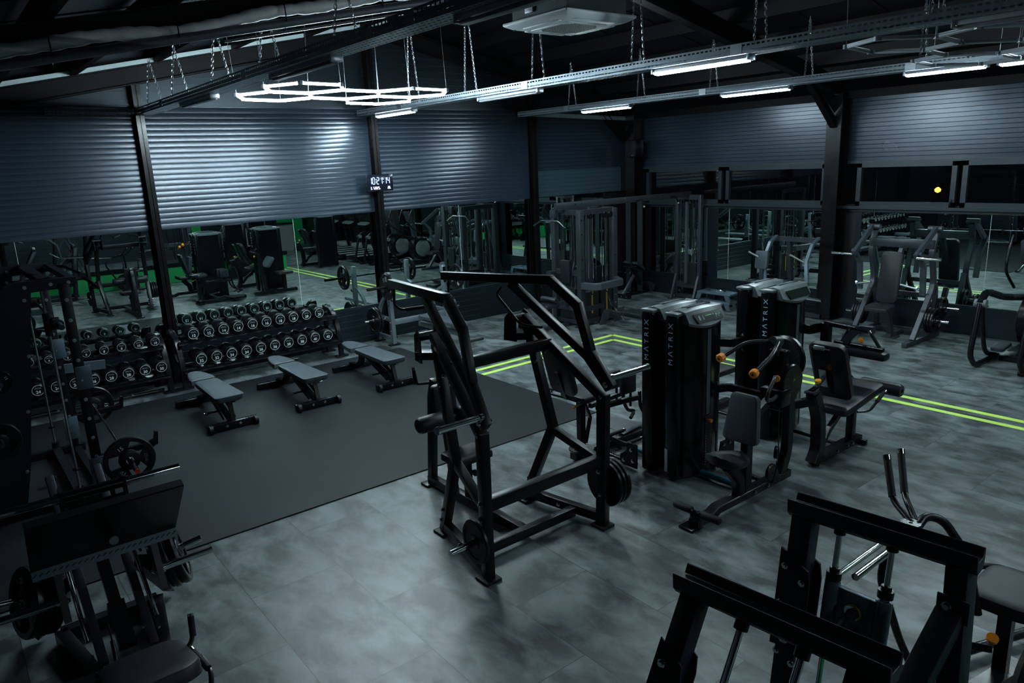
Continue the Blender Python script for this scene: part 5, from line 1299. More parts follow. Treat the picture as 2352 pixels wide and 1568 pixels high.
# ------------------------------------------------------------------ adjustable benches
def bench(x, label):
    t = thing('adjustable_bench', label, 'bench', (x, 9.4, 0), 'adjustable benches on the training mat'); M0 = MZ
    obj('back_pad', MB().pad((x, 9.17, .395), (1, 0, 0), (0, -1, 0), .285, .97, .078, .045, puff=.3, taper=1.22), 'vinyl_grey', t)
    mb = MB(); out = []
    for (u, v) in ((-.150, 9.75), (-.155, 9.82), (-.125, 10.02), (-.085, 10.17), (-.03, 10.225), (.03, 10.225), (.085, 10.17), (.125, 10.02), (.155, 9.82), (.150, 9.75)): out.append((x + u, v))
    m = len(out); rings = ((.355, .01), (.362, 0), (.418, 0), (.430, .012), (.432, .03)); vs = []
    for z, ins in rings:
        for (a, b) in out: vs.append((x + (a - x) * (1 - ins / .15), 9.95 + (b - 9.95) * (1 - ins / .25), z))
    mb.add(vs, [(i * m + k, i * m + (k + 1) % m, (i + 1) * m + (k + 1) % m, (i + 1) * m + k) for i in range(len(rings) - 1) for k in range(m)] + [tuple(range(m))[::-1], tuple(range((len(rings) - 1) * m, len(rings) * m))], True)
    obj('seat_pad', mb, 'vinyl_grey', t)
    obj('front_foot', MB().box((x, 8.73, .065 + M0 - .012), (.60, .075, .085), bev=.004), 'satin_black', t)
    obj('rear_foot', MB().box((x, 10.08, .055 + M0 - .012), (.62, .07, .085), bev=.004), 'satin_black', t)
    for sx in (-.27, .27): obj('wheel', MB().cyl((x + sx - .02, 8.69, .052 + M0), (x + sx + .02, 8.69, .052 + M0), .052, 20), 'rubber', t)
    bolts(t, [(x - .08, 8.69, .07), (x + .08, 8.69, .07), (x + .25, 8.69, .10), (x - .25, 8.69, .10)], (0, -1, 0), .013)
    obj('spine', MB().rtube([(x, 8.75, .09), (x, 9.20, .22), (x, 9.55, .33)], .07, .06, (1, 0, 0)).rtube([(x, 10.08, .09), (x, 9.82, .11), (x, 9.72, .22), (x, 9.70, .34)], .08, .07, (1, 0, 0), bend=.12).beam((x, 9.52, .33), (x, 9.95, .34), .06, .05), 'satin_black', t)
    obj('strut', MB().beam((x + .02, 8.76, .10), (x + .03, 8.86, .36), .05, .05), 'satin_black', t)
    for sx in (-.07, .07): obj('ladder_plate', MB().prism([(x + sx, 8.80, .12), (x + sx, 8.86, .10), (x + sx, 9.30, .26), (x + sx, 9.28, .34)], (1, 0, 0), .008), 'satin_black', t)
    h = obj('adjust_handle', MB().cyl((x - .20, 9.04, .17), (x - .04, 9.04, .17), .013, 10).cyl((x + .04, 8.87, .30), (x + .10, 8.87, .30), .014, 10), 'satin_black', t)
    obj('handle_end', MB().cyl((x - .23, 9.04, .17), (x - .20, 9.04, .17), .016, 10).cyl((x + .10, 8.87, .30), (x + .145, 8.87, .30), .017, 12), 'chrome', h)
    return t
bench(2.50, 'grey adjustable bench nearest the left dumbbell rack, leftmost of the three')
bench(3.60, 'grey adjustable bench in the middle of the three on the mat')
bench(4.76, 'grey adjustable bench nearest the silver bench press, rightmost of the three')

# ------------------------------------------------------------------ smith machine on the left edge
t = thing('smith_machine', 'tall black smith machine with guide rods and plate-holding side wing at the left edge', 'gym machine', (.75, 8.5, 0))
for y in (7.70, 9.30):
    obj('post', MB().box((.90, y, 1.06), (.085, .075, 2.10), bev=.004), 'black_metal', t)
    mb = MB()
    for k in range(10): mb.bolt((.90, y - .0385, .25 + k * .19), (0, -1, 0), .014)
    obj('bolt', mb, 'zinc', t)
    obj('guide_rod', MB().cyl((.72, y, .14), (.72, y, 2.10), .0125, 12), 'chrome', t)
    obj('rod_socket', MB().cyl((.72, y, .03), (.72, y, .17), .035, 16).cyl((.72, y, .34), (.72, y, .355), .032, 16), 'satin_black', t)
    # wing: plate cut with an arched top, slanted front edge
    pts = [(-.25, 0), (.26, 0), (.38, .51), (.50, 1.22), (.57, 1.64), (.64, 2.06), (.99, 2.07), (.99, 2.16), (.55, 2.165), (.46, 2.14), (.40, 2.09), (.30, 1.95), (.15, 1.72), (-.05, 1.4), (-.25, 1.0)]
    obj('side_wing', MB().prism([(a, y, b) for a, b in pts], (0, 1, 0), .05), 'navy_metal', t)
    mb = MB()
    for (a, b) in ((.58, 2.0), (.60, 2.11), (.80, 2.115), (.94, 2.115), (.53, 1.5), (.44, 1.0), (.34, .45)): mb.bolt((a, y - .026, b), (0, -1, 0), .013)
    obj('wing_bolt', mb, 'zinc', t)
    obj('joint_plate', MB().box((.90, y - .044, .30), (.14, .010, .26), bev=.003).box((.92, y - .044, 1.22), (.13, .010, .22), bev=.003), 'blue_grey_metal', t)
    obj('spotter_arm', MB().rtube([(.92, y, .40), (1.42, y, .42)], .05, .06).prism([(1.38, y, .40), (1.45, y, .40), (1.47, y, .53), (1.44, y, .54), (1.42, y, .46), (1.38, y, .45)], (0, 1, 0), .04), 'satin_black', t)
mb = MB().beam((.72, 7.70, .07), (.72, 9.30, .07), .08, .08).beam((.92, 7.70, .04), (.92, 9.30, .04), .07, .07).beam((.75, 7.7, 2.14), (.75, 9.3, 2.14), .08, .07).beam((.98, 7.72, 2.12), (.98, 9.28, 2.12), .06, .06).beam((.0, 7.70, .05), (1.0, 7.70, .05), .07, .08).beam((0, 9.3, .05), (1.0, 9.3, .05), .07, .08)
mb.rtube([(.85, 7.72, 2.14), (.70, 8.2, 2.16), (.70, 8.9, 2.16)], .05, .05); obj('cross_frame', mb, 'black_metal', t)
obj('pullup_bar', MB().tube([(.98, 9.25, 2.12), (1.10, 9.2, 2.12), (1.22, 8.9, 2.05)], .016, 8, .06).tube([(.98, 7.8, 2.12), (1.10, 7.85, 2.12), (1.16, 7.6, 2.04)], .016, 8, .06), 'satin_black', t)
obj('side_horn_frame', MB().beam((.90, 9.30, .98), (1.35, 9.30, .95), .04, .10), 'blue_grey_metal', t)
for (y, sg) in ((7.675, -1),):
    for (xh, zh, r, n_, lab, num) in ((.27, 1.33, .105, 2, 'small', '2.5'), (.19, .80, .165, 2, 'mid-sized', None)):
        obj('storage_horn', MB().cyl((xh, y, zh), (xh, y - .20, zh), .0245, 16), 'chrome', t)
        for k in range(n_):
            plate('weight_plate', (xh, y - .03 - .035 * k, zh), (0, -1, 0), r, .030, label='%s black plate on the smith machine side wing, %s' % (lab, ('inner', 'outer')[k]), group='plates on the smith machine wing', style='grip' if lab != 'small' else 'solid', num=num if k == n_ - 1 and num else None, rot=.6)
# carriage bar of the smith machine
t = thing('smith_bar', 'black smith bar riding high on the chrome guide rods', 'barbell', (.72, 8.5, 1.76))
obj('shaft', MB().cyl((.80, 7.60, 1.75), (.80, 9.40, 1.75), .014, 12), 'satin_black', t)
for y in (7.70, 9.30):
    obj('carriage', MB().cyl((.72, y, 1.65), (.72, y, 1.86), .030, 16).box((.77, y, 1.755), (.09, .05, .11), bev=.006), 'satin_black', t)
    d = -1 if y < 8 else 1
    obj('sleeve', MB().cyl((.80, y + d * .04, 1.75), (.80, y + d * .24, 1.75), .025, 16).cyl((.80, y + d * .03, 1.75), (.80, y + d * .06, 1.75), .045, 18), 'dark_grey_metal', t)
# free barbell lying on the spotter arms
t = thing('barbell', 'chrome barbell with red end cap lying on the smith machine spotter arms', 'barbell', (1.1, 8.2, .55)); zb2 = .475
BA, BB = V(1.095, 6.86, zb2 + .10), V(1.17, 9.75, zb2 + .04)
BA.z = BB.z = .476; d = (BB - BA).normalized()
obj('shaft', MB().cyl(BA + d * .40, BB - d * .40, .014, 12), 'chrome', t)
for a, s_ in ((BA, 1), (BB, -1)):
    obj('sleeve', MB().cyl(a, a + d * s_ * .40, .025, 18), 'chrome', t); obj('collar', MB().cyl(a + d * s_ * .40, a + d * s_ * .43, .036, 18), 'chrome', t)
    obj('end_cap', MB().cyl(a - d * s_ * .004, a + d * s_ * .002, .0235, 18), 'red_cap', t)
plate('weight_plate', BA + d * .36, -d, .222, .045, label='15 kg black grip plate nearest the red bar end', style='grip', num='15', brand='ZIVA', rot=-1.0)
plate('weight_plate', BB - d * .36, -d, .222, .045, label='15 kg black grip plate on the far end of the red-capped barbell', style='grip', num='15', brand='ZIVA', rot=1.2)
# small plates and a bar lying on the mat inside the machine
t = thing('landmine_rest', 'low black rest post on the floor inside the smith machine', 'bar rest', (.45, 8.1, 0))
obj('ring', MB().lathe((.55, 8.35, .07), (0, 0, 1), [(0, .05), (.03, .055), (.03, .035), (0, .035), (0, .05)], 20).box((.55, 8.35, .035), (.04, .04, .07)), 'satin_black', t)

# ------------------------------------------------------------------ leg press in the lower left corner
CX = .53
t = thing('leg_press', 'black plate-loaded leg press with wide dark foot plate in the lower left corner', 'gym machine', (CX, 4.7, 0))
fp = [(CX - .405, 4.42, 1.215), (CX + .405, 4.42, 1.215), (CX + .405, 4.85, .775), (CX - .405, 4.85, .775)]
nrm = (V(fp[1]) - V(fp[0])).cross(V(fp[2]) - V(fp[1])).normalized()
mb = MB().prism(fp, nrm, .012)
dn = (V(fp[3]) - V(fp[0])).normalized()
mb.prism([V(fp[0]), V(fp[1]), V(fp[1]) + V(0, .05, .02), V(fp[0]) + V(0, .05, .02)], (0, -.4, 1), .008)
obj('foot_plate', mb, 'black_metal', t)
mb = MB(); a = V(fp[3]); b = V(fp[2]); lip = V(0, -.030, -.055)
mb.prism([a, b, b + lip, a + lip], (0, -1, .5), .008); obj('tread_lip', mb, 'blue_grey_metal', t)
mb = MB()
for k in range(24):
    c = a + (b - a) * ((k + .5) / 24) + lip * .5 + V(0, -.005, .003); mb.beam(c - V(.011, .004, .008), c + V(.011, -.004, .008), .004, .004)
obj('tread_marks', mb, 'grey_metal', t)
obj('carry_peg', MB().cyl((CX, 4.62, .98), (CX, 4.46, .99), .0245, 18), 'satin_black', t); obj('peg_end', MB().cyl((CX, 4.46, .99), (CX, 4.452, .99), .0255, 18), 'cap_grey', t)
# sleeve bar on top of the carriage
zt1, yt1 = 1.13, 4.97
mb = MB().cyl((CX - .18, yt1, zt1), (CX + .18, yt1, zt1), .034, 18).cyl((CX - .15, yt1 - .04, zt1 - .08), (CX + .17, yt1 - .04, zt1 - .08), .026, 16); obj('top_axle', mb, 'satin_black', t)
for sg in (-1, 1):
    obj('weight_horn', MB().cyl((CX + sg * .20, yt1, zt1), (CX + sg * .51, yt1, zt1), .0245, 20).cyl((CX + sg * .185, yt1, zt1), (CX + sg * .205, yt1, zt1), .034, 20), 'chrome', t)
    obj('carriage_plate', MB().prism([(CX + sg * .175, 4.93, 1.18), (CX + sg * .175, 5.02, 1.18), (CX + sg * .19, 5.06, .66), (CX + sg * .19, 4.90, .66)], (1, 0, 0), .014), 'black_metal', t)
    obj('rail', MB().beam((CX + sg * .145, 4.70, .10), (CX + sg * .150, 5.90, .95), .052, .065, bev=.004), 'dark_grey_metal', t)
    obj('rail_rod', MB().cyl((CX + sg * .20, 4.80, .23), (CX + sg * .20, 5.3, .55), .014, 10), 'chrome', t)
    obj('lower_horn', MB().cyl((CX + sg * .30, 4.90, .50), (CX + sg * .62, 4.92, .50), .0245, 20).cyl((CX + sg * .295, 4.90, .50), (CX + sg * .31, 4.90, .50), .034, 20), 'chrome', t)
    obj('horn_plate', MB().prism([(CX + sg * .275, 4.80, .40), (CX + sg * .275, 5.0, .44), (CX + sg * .275, 5.16, .84), (CX + sg * .275, 5.0, .84)], (1, 0, 0), .04), 'black_metal', t)
    bolts(t, [(CX + sg * .25, 4.93, .48), (CX + sg * .25, 5.0, .62)], (-sg, 0, 0), .016)
    obj('base_leg', MB().beam((CX + sg * .30, 5.30, .06), (CX + sg * .12, 4.20, .06), .08, .09, bev=.004).beam((CX + sg * .42, 5.45, .06), (CX + sg * .22, 5.2, .45), .08, .09), 'black_metal', t)
    for k in range(3):
        plate('weight_plate', V(CX + sg * .34, 5.18, .42) + V(sg, -.25, .25).normalized() * .058 * k, (sg, -.25, .25), .225, .05,
              label='20 kg black plate leaning on the %s side of the leg press, %s' % (('left', 'right')[sg > 0], ('innermost', 'middle', 'outermost')[k]), group='20 kg plates on the leg press', style='grip', num='20' if k == 2 else None, brand='ZIVA' if k == 2 else None, rot=1.2 if sg < 0 else 2.4)
    obj('storage_peg', MB().cyl((CX + sg * .30, 5.20, .43), V(CX + sg * .30, 5.20, .43) + V(sg, -.25, .25).normalized() * .33, .0235, 16), 'chrome', t)
mb = MB().beam((CX, 4.72, .15), (CX, 4.95, .34), .09, .10, (1, 0, 0)).beam((CX, 4.95, .34), (CX + .0, 5.2, .55), .06, .07, (1, 0, 0)).beam((CX - .3, 5.30, .06), (CX + .3, 5.30, .06), .08, .09).beam((CX - .16, 4.20, .08), (CX + .16, 4.20, .08), .08, .10).beam((CX - .40, 4.62, .06), (CX, 4.55, .06), .10, .10); obj('centre_beam', mb, 'black_metal', t)
obj('gas_spring', MB().cyl((CX - .10, 4.50, .16), (CX - .085, 4.66, .26), .012, 10).cyl((CX - .085, 4.66, .26), (CX - .08, 4.76, .32), .005, 8), 'satin_black', t)
obj('release_rod', MB().cyl((CX + .07, 4.42, .20), (CX + .05, 4.24, .26), .010, 10).cyl((CX + .06, 4.44, .20), (CX + .085, 4.46, .21), .018, 12), 'chrome', t)
bolts(t, [(CX - .19, 4.72 - .12 * k, .16 - .04 * k) for k in range(3)], (-1, 0, 0), .014); bolts(t, [(CX + .19, 4.78, .16), (CX + .10, 4.78, .20)], (1, 0, 0), .014)
obj('back_pad', MB().pad((CX - .005, 3.98, .40), (1, 0, 0), (0, 1, -.28), .44, .62, .09, .12, puff=.3), 'vinyl', t)
obj('pad_frame', MB().beam((CX, 3.75, .28), (CX, 4.30, .10), .10, .08).beam((CX, 3.75, .0), (CX, 3.75, .32), .08, .08), 'black_metal', t)
h = obj('side_handle', MB().tube([(CX + .16, 4.02, .40), (CX + .24, 4.05, .42), (CX + .262, 4.10, .52)], .013, 8, .04), 'satin_black', t); obj('grip', MB().cyl((CX + .25, 4.06, .45), (CX + .264, 4.11, .55), .018, 12), 'foam', h); obj('grip_end', MB().cyl((CX + .264, 4.11, .55), (CX + .266, 4.115, .562), .019, 14), 'chrome', h)
h = obj('side_handle', MB().tube([(CX + .262, 3.98, .36), (CX + .262, 3.80, .36), (CX + .22, 3.70, .30)], .014, 8, .05), 'satin_black', t); obj('grip', MB().cyl((CX + .22, 3.985, .41), (CX + .255, 3.83, .37), .019, 12), 'foam', h); obj('grip_end', MB().cyl((CX + .216, 4.00, .415), (CX + .22, 3.98, .41), .020, 14), 'chrome', h)

# ------------------------------------------------------------------ twin-carriage press in the lower right corner
t = thing('standing_press_machine', 'dark navy machine with two channel-topped frames and grey slider block, lower right corner', 'gym machine', (2.6, 1.3, 0))
def channel(x, ya, yb, z, w=.085, h=.05, fl=.04):
    mb = MB(); c = .012
    prof = [(-w / 2 - .012, fl), (-w / 2 - .004, fl), (-w / 2 + .014, .004), (w / 2 - .014, .004), (w / 2 + .004, fl), (w / 2 + .012, fl), (w / 2 + .008, -h * .5), (w / 2 - .012, -h), (-w / 2 + .012, -h), (-w / 2 - .008, -h * .5)]
    mb.sweep([(x[0], ya, z), (x[1], yb, z)], prof, (0, 0, 1), smooth=False)
    return obj('shoulder_channel', mb, 'navy_metal', t, bevel=.004)
ZC = 1.40
# rear frame, almost upright
A0, A1 = V(2.935, 1.67, ZC), V(3.0, .90, ZC)
channel((A0.x, A1.x), A0.y, A1.y, ZC)
dR = V(-math.sin(math.radians(8)), 0, -math.cos(math.radians(8)))
P1 = V(2.94, 1.60, ZC - .04)
obj('frame_post', MB().beam(P1, P1 + dR * 1.38, .085, .10, (0, 1, 0), bev=.006), 'navy_metal', t)
for s_ in (-1, 1): 
    q = P1 + V(s_ * .052, 0, 0)
    pl_ = [q + dR * .18 + V(0, .07, .02), q + dR * .22 + V(0, -.07, -.01), q + dR * .30 + V(0, -.085, 0), q + dR * .62 + V(0, -.085, 0), q + dR * .64 + V(0, .07, 0)]
    obj('joint_plate', MB().prism(pl_, (1, 0, 0), .010), 'navy_metal', t)
mb = MB()
for (k, dy) in ((.24, .04), (.29, -.05), (.42, .04), (.43, -.05), (.58, .0), (.66, .03), (.69, -.05)): mb.bolt(P1 + dR * k + V(-.060, dy, 0), (-1, 0, 0), .013 if k != .58 else .022)
obj('bolt', mb, 'chrome', t)
P2 = V(2.995, .965, ZC - .04); d2 = V(-.10, -.06, -1).normalized()
obj('frame_post', MB().beam(P2, P2 + d2 * 1.36, .11, .085, (0, 1, 0), bev=.006), 'navy_metal', t)
obj('joint_plate', MB().box(P2 + d2 * .16 + V(-.06, 0, 0), (.010, .12, .10), bev=.002), 'navy_metal', t); bolts(t, [P2 + d2 * .155 + V(-.066, .02, 0)], (-1, 0, 0), .016)
obj('diagonal_brace', MB().beam(P2 + d2 * .19 + V(-.05, .01, 0), (2.33, 1.02, .62), .075, .10, (0, 1, 0), bev=.006), 'navy_metal', t)
ra, rb = V(2.945, 1.44, ZC - .05), V(2.965, 1.22, ZC - .05)
for r_ in (ra, rb):
    obj('guide_rod', MB().cyl(r_, r_ + dR * 1.25, .013, 14), 'chrome', t)
    obj('rod_collar', MB().cyl(r_ - dR * .01, r_ + dR * .022, .025, 16).cyl(r_ + dR * .20, r_ + dR * .235, .033, 18).cyl(r_ + dR * .18, r_ + dR * .22, .022, 18), 'satin_black', t)
bk = MB(); c1_, c2_ = ra + dR * .235, rb + dR * .27
for c_ in (ra + dR * .24, rb + dR * .25):
    bk.lathe(c_, dR, [(0, .020), (0, .034), (.22, .034), (.22, .020), (0, .020)], 20)
mid = (ra + rb) / 2 + dR * .36
M_ = Matrix((V(0, 1, 0).cross(dR).normalized(), V(0, 1, 0), dR)).transposed()
bk.box(mid, (.035, .17, .20), M_, bev=.005)
obj('slider_block', bk, 'blue_grey_metal', t)
pg = mid + V(-.02, 0, .02)
obj('bearing_ring', MB().lathe(pg, (-1, 0, 0), [(0, .020), (0, .034), (.012, .034), (.012, .020)], 20), 'chrome', t); obj('seal_ring', MB().lathe(pg, (-1, 0, 0), [(.0, .034), (.0, .037), (.006, .037), (.006, .034)], 20), 'gold', t)
obj('press_peg', MB().cyl(pg, pg + V(-.17, -.01, -.05), .0235, 18), 'foam', t)
obj('lock_knob', MB().lathe(mid + V(-.018, -.02, -.07), (-1, 0, 0), [(0, .01), (.02, .02), (.035, .02), (.04, .002)], 14), 'satin_black', t)
# front frame, leaning
B0, B1 = V(2.06, 1.625, ZC), V(2.125, .83, ZC)
channel((B0.x, B1.x), B0.y, B1.y, ZC)
dF = V(-math.sin(math.radians(28)), 0, -math.cos(math.radians(28)))
Q1 = V(2.065, 1.55, ZC - .04)
obj('frame_post', MB().beam(Q1, Q1 + dF * 1.45, .08, .09, (0, 1, 0), bev=.006), 'navy_metal', t)
for s_ in (-1, 1):
    q = Q1 + V(s_ * .046, 0, 0)
    pl_ = [q + dF * .18 + V(0, .06, .0), q + dF * .24 + V(0, -.06, 0), q + dF * .30 + V(0, -.075, 0), q + dF * .60 + V(0, -.075, 0), q + dF * .60 + V(0, .06, 0)]
    obj('joint_plate', MB().prism(pl_, (math.cos(math.radians(28)), 0, -math.sin(math.radians(28))), .009), 'navy_metal', t)
mb = MB().bolt(Q1 + dF * .26 + V(-.055, .02, 0), (-1, 0, 0), .014); obj('bolt', mb, 'chrome', t)
obj('lock_knob', MB().lathe(Q1 + dF * .34 + V(-.055, .0, 0), (-1, 0, .3), [(0, .01), (.01, .022), (.03, .022), (.036, .002)], 16), 'satin_black', t)
for yy in (1.355, 1.125):
    r_ = V(2.075 + (1.6 - yy) * .08, yy, ZC - .05)
    obj('guide_rod', MB().cyl(r_, r_ + dF * 1.35, .0145, 14), 'chrome', t); obj('rod_collar', MB().cyl(r_ - dF * .01, r_ + dF * .055, .027, 18), 'navy_metal', t)
Q2 = V(2.12, .92, ZC - .04); obj('frame_post', MB().beam(Q2, Q2 + dF * 1.45, .08, .09, (0, 1, 0), bev=.006), 'navy_metal', t)
mb = MB()
f1, f2 = P1 + dR * 1.37, P2 + d2 * 1.35; g1, g2 = Q1 + dF * 1.44, Q2 + dF * 1.44
for (a, b) in (((f1.x, f1.y, .05), (g1.x, g1.y, .10)), ((f2.x, f2.y, .05), (g2.x, g2.y, .10)), ((f1.x, f1.y + .05, .05), (f2.x, f2.y - .05, .05)), ((g1.x, g1.y + .05, .10), (g2.x, g2.y - .05, .10))): mb.beam(a, b, .08, .08)
for p in (f1, f2, g1, g2): mb.box((p.x, p.y, .02), (.14, .14, .04))
obj('base_frame', mb, 'navy_metal', t)

# tall-handled machine behind it
t = thing('ski_row_machine', 'black machine with two upright grips on curved tubes behind the navy frame', 'gym machine', (3.9, 1.5, 0))
HZ = V(3.84, 1.50, 1.02)
obj('hub', MB().lathe(HZ + V(0, 0, -.015), (0, 0, 1), [(0, .01), (0, .05), (.012, .055), (.03, .05), (.03, .01)], 20), 'satin_black', t)
for (tip, kn) in (((4.10, 1.76, 1.235), (3.98, 1.66, 1.06)), ((4.24, 1.745, 1.235), (4.08, 1.64, 1.06))):
    m = V(kn); g = obj('upright_handle', MB().tube([HZ + V(.02 if tip[0] < 4.2 else .06, 0, 0), m, V(tip)], .017, 12, .05), 'satin_black', t)
    d = (V(tip) - m).normalized(); obj('grip', MB().cyl(m + d * .02, V(tip), .0205, 14), 'foam', g); obj('grip_end', MB().cyl(V(tip), V(tip) + d * .03, .0215, 14), 'chrome', g)
obj('curved_frame', MB().tube([HZ + V(-.02, -.03, -.02), HZ + V(.13, -.02, .02), (4.06, 1.42, 1.0), (4.10, 1.30, .82), (4.10, 1.22, .5)], .024, 12, .12).tube([HZ + V(-.03, 0, -.03), (3.62, 1.52, .93), (3.58, 1.52, .80), (3.82, 1.50, .34), (3.98, 1.46, .05)], .022, 12, .10).tube([(3.95, 1.5, .06), (4.9, 1.15, .06)], .03, 12), 'satin_black', t)
obj('slide_tube', MB().cyl(HZ + V(-.10, -.03, -.02), (3.10, 1.43, 1.05), .018, 12).cyl(HZ + V(-.12, .03, -.02), (3.08, 1.50, 1.04), .014, 12), 'chrome', t)
obj('seat_pad', MB().pad((4.35, 1.14, .56), (1, 0, 0), (0, 1, 0), .46, .36, .08, .10), 'vinyl', t)
obj('seat_frame', MB().tube([(4.40, 1.45, .56), (4.6, 1.30, .56), (4.66, 1.05, .50)], .02, 10, .1).beam((4.35, 1.15, .04), (4.35, 1.15, .52), .07, .07).tube([(3.98, 1.46, .05), (4.12, 1.44, .26), (3.95, 1.30, .36), (4.05, 1.12, .36)], .02, 10, .08).beam((3.95, 1.2, .04), (4.5, 1.1, .04), .1, .07), 'satin_black', t)
obj('adjust_knob', MB().lathe((4.10, 1.14, .38), (-.4, -.3, 1), [(0, .01), (.01, .03), (.03, .03), (.034, .002)], 14), 'orange_plastic', t)
obj('foot_roller', MB().cyl((4.0, .95, .32), (3.92, .85, .30), .04, 16), 'chrome', t)
obj('drive_wheel', MB().lathe((4.1, .92, .24), (0, 1, 0), [(-.06, .02), (-.06, .20), (-.03, .23), (.03, .23), (.06, .20), (.06, .02)], 30), 'rubber', t)

# ------------------------------------------------------------------ elliptical trainer at the right edge
t = thing('elliptical_trainer', 'black elliptical trainer with looped side frame at the right edge', 'elliptical trainer', (11.4, 3.35, 0))
mb = MB()
for y in (3.63, 3.05):
    mb.tube([(11.62, y - .02, .04), (10.86, y, .035), (10.66, y, .22), (10.83, y, .90)], .036, 12, .10)
    mb.tube([(11.55, y - .02, .06), (11.20, y, .14), (11.06, y, .42), (10.90, y, .90)], .030, 12, .14)
obj('side_loop', mb, 'satin_black', t)
for y in (3.63, 3.05):
    obj('top_arm', MB().tube([(10.82, y, .90), (11.0, y, 1.03), (11.16, y, 1.0), (11.7, y, .86), (12.3, y - .1, .78)], .048, 12, .14), 'satin_black', t); obj('arm_joint', MB().cyl((10.86, y - .07, .90), (10.86, y + .07, .90), .055, 16), 'cap_grey', t)
    obj('pedal', MB().pad((11.42, y - .12 if y > 3.3 else y + .12, .22 if y > 3.3 else .34), (1, 0, .1), (0, 1, 0), .38, .17, .05, .06), 'dark_grey_metal', t)
    obj('moving_handle', MB().tube([(12.05, y, .95), (11.85, y, 1.08), (11.62, y, 1.25), (11.68, y, 1.55), (11.78, y, 1.72)], .020, 10, .12), 'satin_black', t)
obj('drive_housing', MB().lathe((12.15, 3.34, .50), (0, 1, 0), [(-.16, .02), (-.16, .30), (-.13, .36), (.13, .36), (.16, .30), (.16, .02)], 36), 'satin_black', t)
obj('side_disc', MB().lathe((12.15, 3.505, .50), (0, 1, 0), [(0, .001), (.012, .04), (.014, .05), (.014, .24), (0, .26)], 36), 'cap_grey', t); obj('side_disc', MB().lathe((12.15, 3.175, .50), (0, -1, 0), [(0, .001), (.012, .04), (.014, .05), (.014, .24), (0, .26)], 36), 'cap_grey', t)
obj('console_mast', MB().rtube([(12.0, 3.34, .60), (11.95, 3.34, 1.1), (11.85, 3.34, 1.45)], .14, .12, (0, 1, 0)), 'dark_grey_metal', t)
obj('console', MB().box((11.80, 3.34, 1.50), (.08, .36, .34), Matrix.Rotation(-.35, 3, 'Y'), bev=.02), 'dark_grey_metal', t); obj('console_screen', MB().box((11.762, 3.34, 1.53), (.01, .26, .18), Matrix.Rotation(-.35, 3, 'Y')), 'panel_grey', t)
obj('base', MB().box((11.9, 3.34, .05), (.9, .40, .09), bev=.02), 'satin_black', t); obj('front_wheel', MB().cyl((10.84, 3.0, .04), (10.84, 3.1, .04), .04, 16), 'rubber', t)
obj('fixed_handle', MB().tube([(11.85, 3.2, 1.30), (11.70, 3.18, 1.22), (11.6, 3.16, 1.26)], .016, 8, .05).tube([(11.85, 3.48, 1.30), (11.70, 3.5, 1.22), (11.6, 3.52, 1.26)], .016, 8, .05), 'chrome', t)
t5 = dup(t, loc=(11.4, 2.10, 0), label='second elliptical trainer, only met in the mirrors'); t['group'] = t5['group'] = 'elliptical trainers'
t['label'] = 'black elliptical trainer with looped side frame at the right edge'

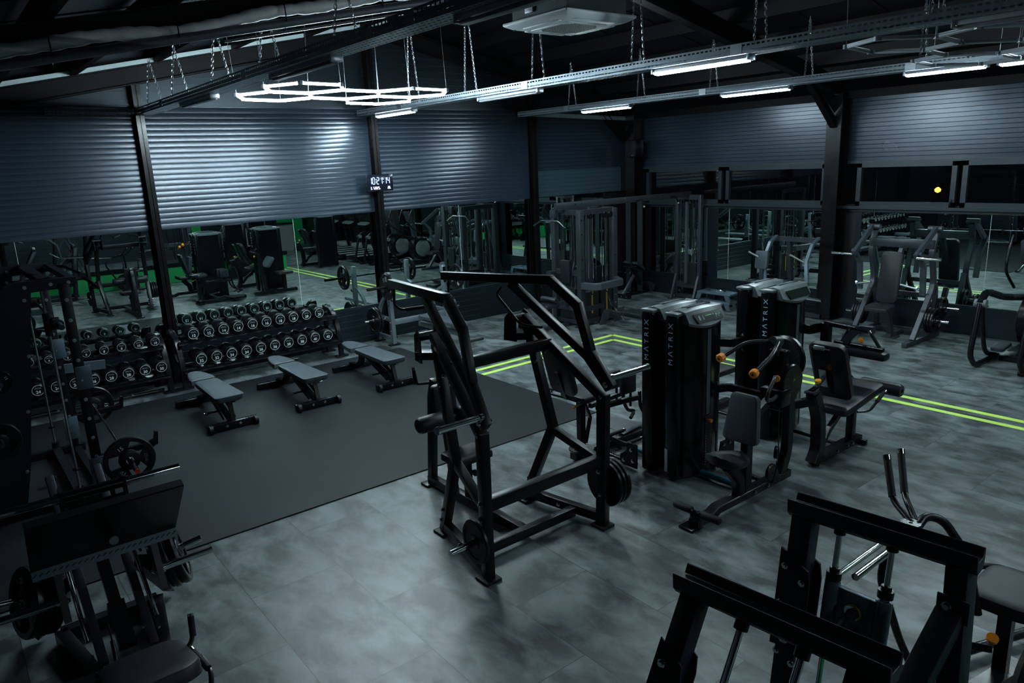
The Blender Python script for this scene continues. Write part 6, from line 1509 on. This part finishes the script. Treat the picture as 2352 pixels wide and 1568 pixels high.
# ------------------------------------------------------------------ the near side of the hall, met in the mirrors
def treadmill(x, y, label):
    t = thing('treadmill', label, 'treadmill', (x, y, 0), 'treadmills in a row')
    obj('deck', MB().box((x + .85, y, .14), (1.75, .78, .14), bev=.03), 'satin_black', t); obj('belt', MB().box((x + .72, y, .214), (1.45, .50, .008)), 'rubber', t)
    for s in (-.33, .33): obj('side_rail', MB().box((x + .72, y + s, .222), (1.5, .12, .022), bev=.008), 'panel_grey', t)
    obj('motor_hood', MB().box((x + 1.55, y, .26), (.38, .72, .20), bev=.06), 'counter', t)
    for s in (-.38, .38): obj('mast', MB().rtube([(x + 1.52, y + s, .22), (x + 1.46, y + s, .80), (x + 1.34, y + s, 1.25)], .09, .07, (0, 1, 0), bend=.2), 'satin_black', t); obj('hand_rail', MB().tube([(x + 1.42, y + s, 1.12), (x + .95, y + s, 1.0)], .025, 10), 'satin_black', t)
    obj('console', MB().box((x + 1.30, y, 1.28), (.10, .80, .42), Matrix.Rotation(-.5, 3, 'Y'), bev=.03), 'satin_black', t); obj('console_tray', MB().pad((x + 1.16, y, 1.14), (1, 0, .3), (0, 1, 0), .22, .66, .05, .08), 'cap_grey', t)
    return t
t0 = treadmill(10.9, 1.05, 'treadmill nearest the elliptical trainers')
for k in range(3): dup(t0, loc=(10.9, 1.05 - 1.22 * (k + 1), 0), label='treadmill number %s counted from the elliptical trainers' % ('two', 'three', 'four')[k])
t = thing('reception_counter', 'grey reception counter with dark top beyond the treadmills', 'counter', (10.0, -5.0, 0))
obj('body', MB().box((10.0, -5.0, .52), (2.6, .6, 1.04)), 'counter', t); obj('top', MB().box((10.0, -4.98, 1.06), (2.7, .72, .05), bev=.008), 'satin_black', t)
t = thing('green_partition', 'low bright green partition panel behind the near machines', 'partition', (4.9, .38, 0))
obj('panel', MB().box((5.1, .40, .22), (7.6, .05, .44)), 'green_wall', t); obj('top_rail', MB().box((5.1, .40, .50), (7.7, .10, .12)), 'satin_black', t)
for (x, w, lab) in ((8.3, .35, 'tall green wall panel left of the counter'), (12.1, 1.1, 'tall green wall panel right of the counter')):
    tag(obj('wall_panel', MB().box((x, YF + .06, 1.25), (w, .05, 2.5)), 'green_wall'), lab, 'wall panel')
tag(obj('street_lamp_glow', MB().lathe((18.50, 7.33, 1.89), (0, 0, 1), [(0, .01), (.03, .06), (.08, .07), (.12, .03), (.13, .005)], 14), 'lamp_amber'), 'small amber lamp glowing outside the right window', 'lamp')
# machines on the camera side
O = {o.name: o for o in COL.objects if o.parent is None}
dup(O['chest_pad_row_machine'], loc=(6.95, 1.0, 0), label='selectorised machine with chest pad in front of the green partition')
dup(O['leg_curl_machine'], loc=(9.9, .9, 0), label='seated leg curl machine nearest the treadmills')
dup(O['hip_abductor_machine'], loc=(8.4, -.6, 0), label='hip abductor machine between the green partition and the treadmills')
dup(O['cable_station'], loc=(6.3, -2.6, 0), label='cable tower standing behind the green partition')
dup(O['lever_chest_press'], loc=(3.2, -2.5, 0), label='lever chest press behind the green partition')
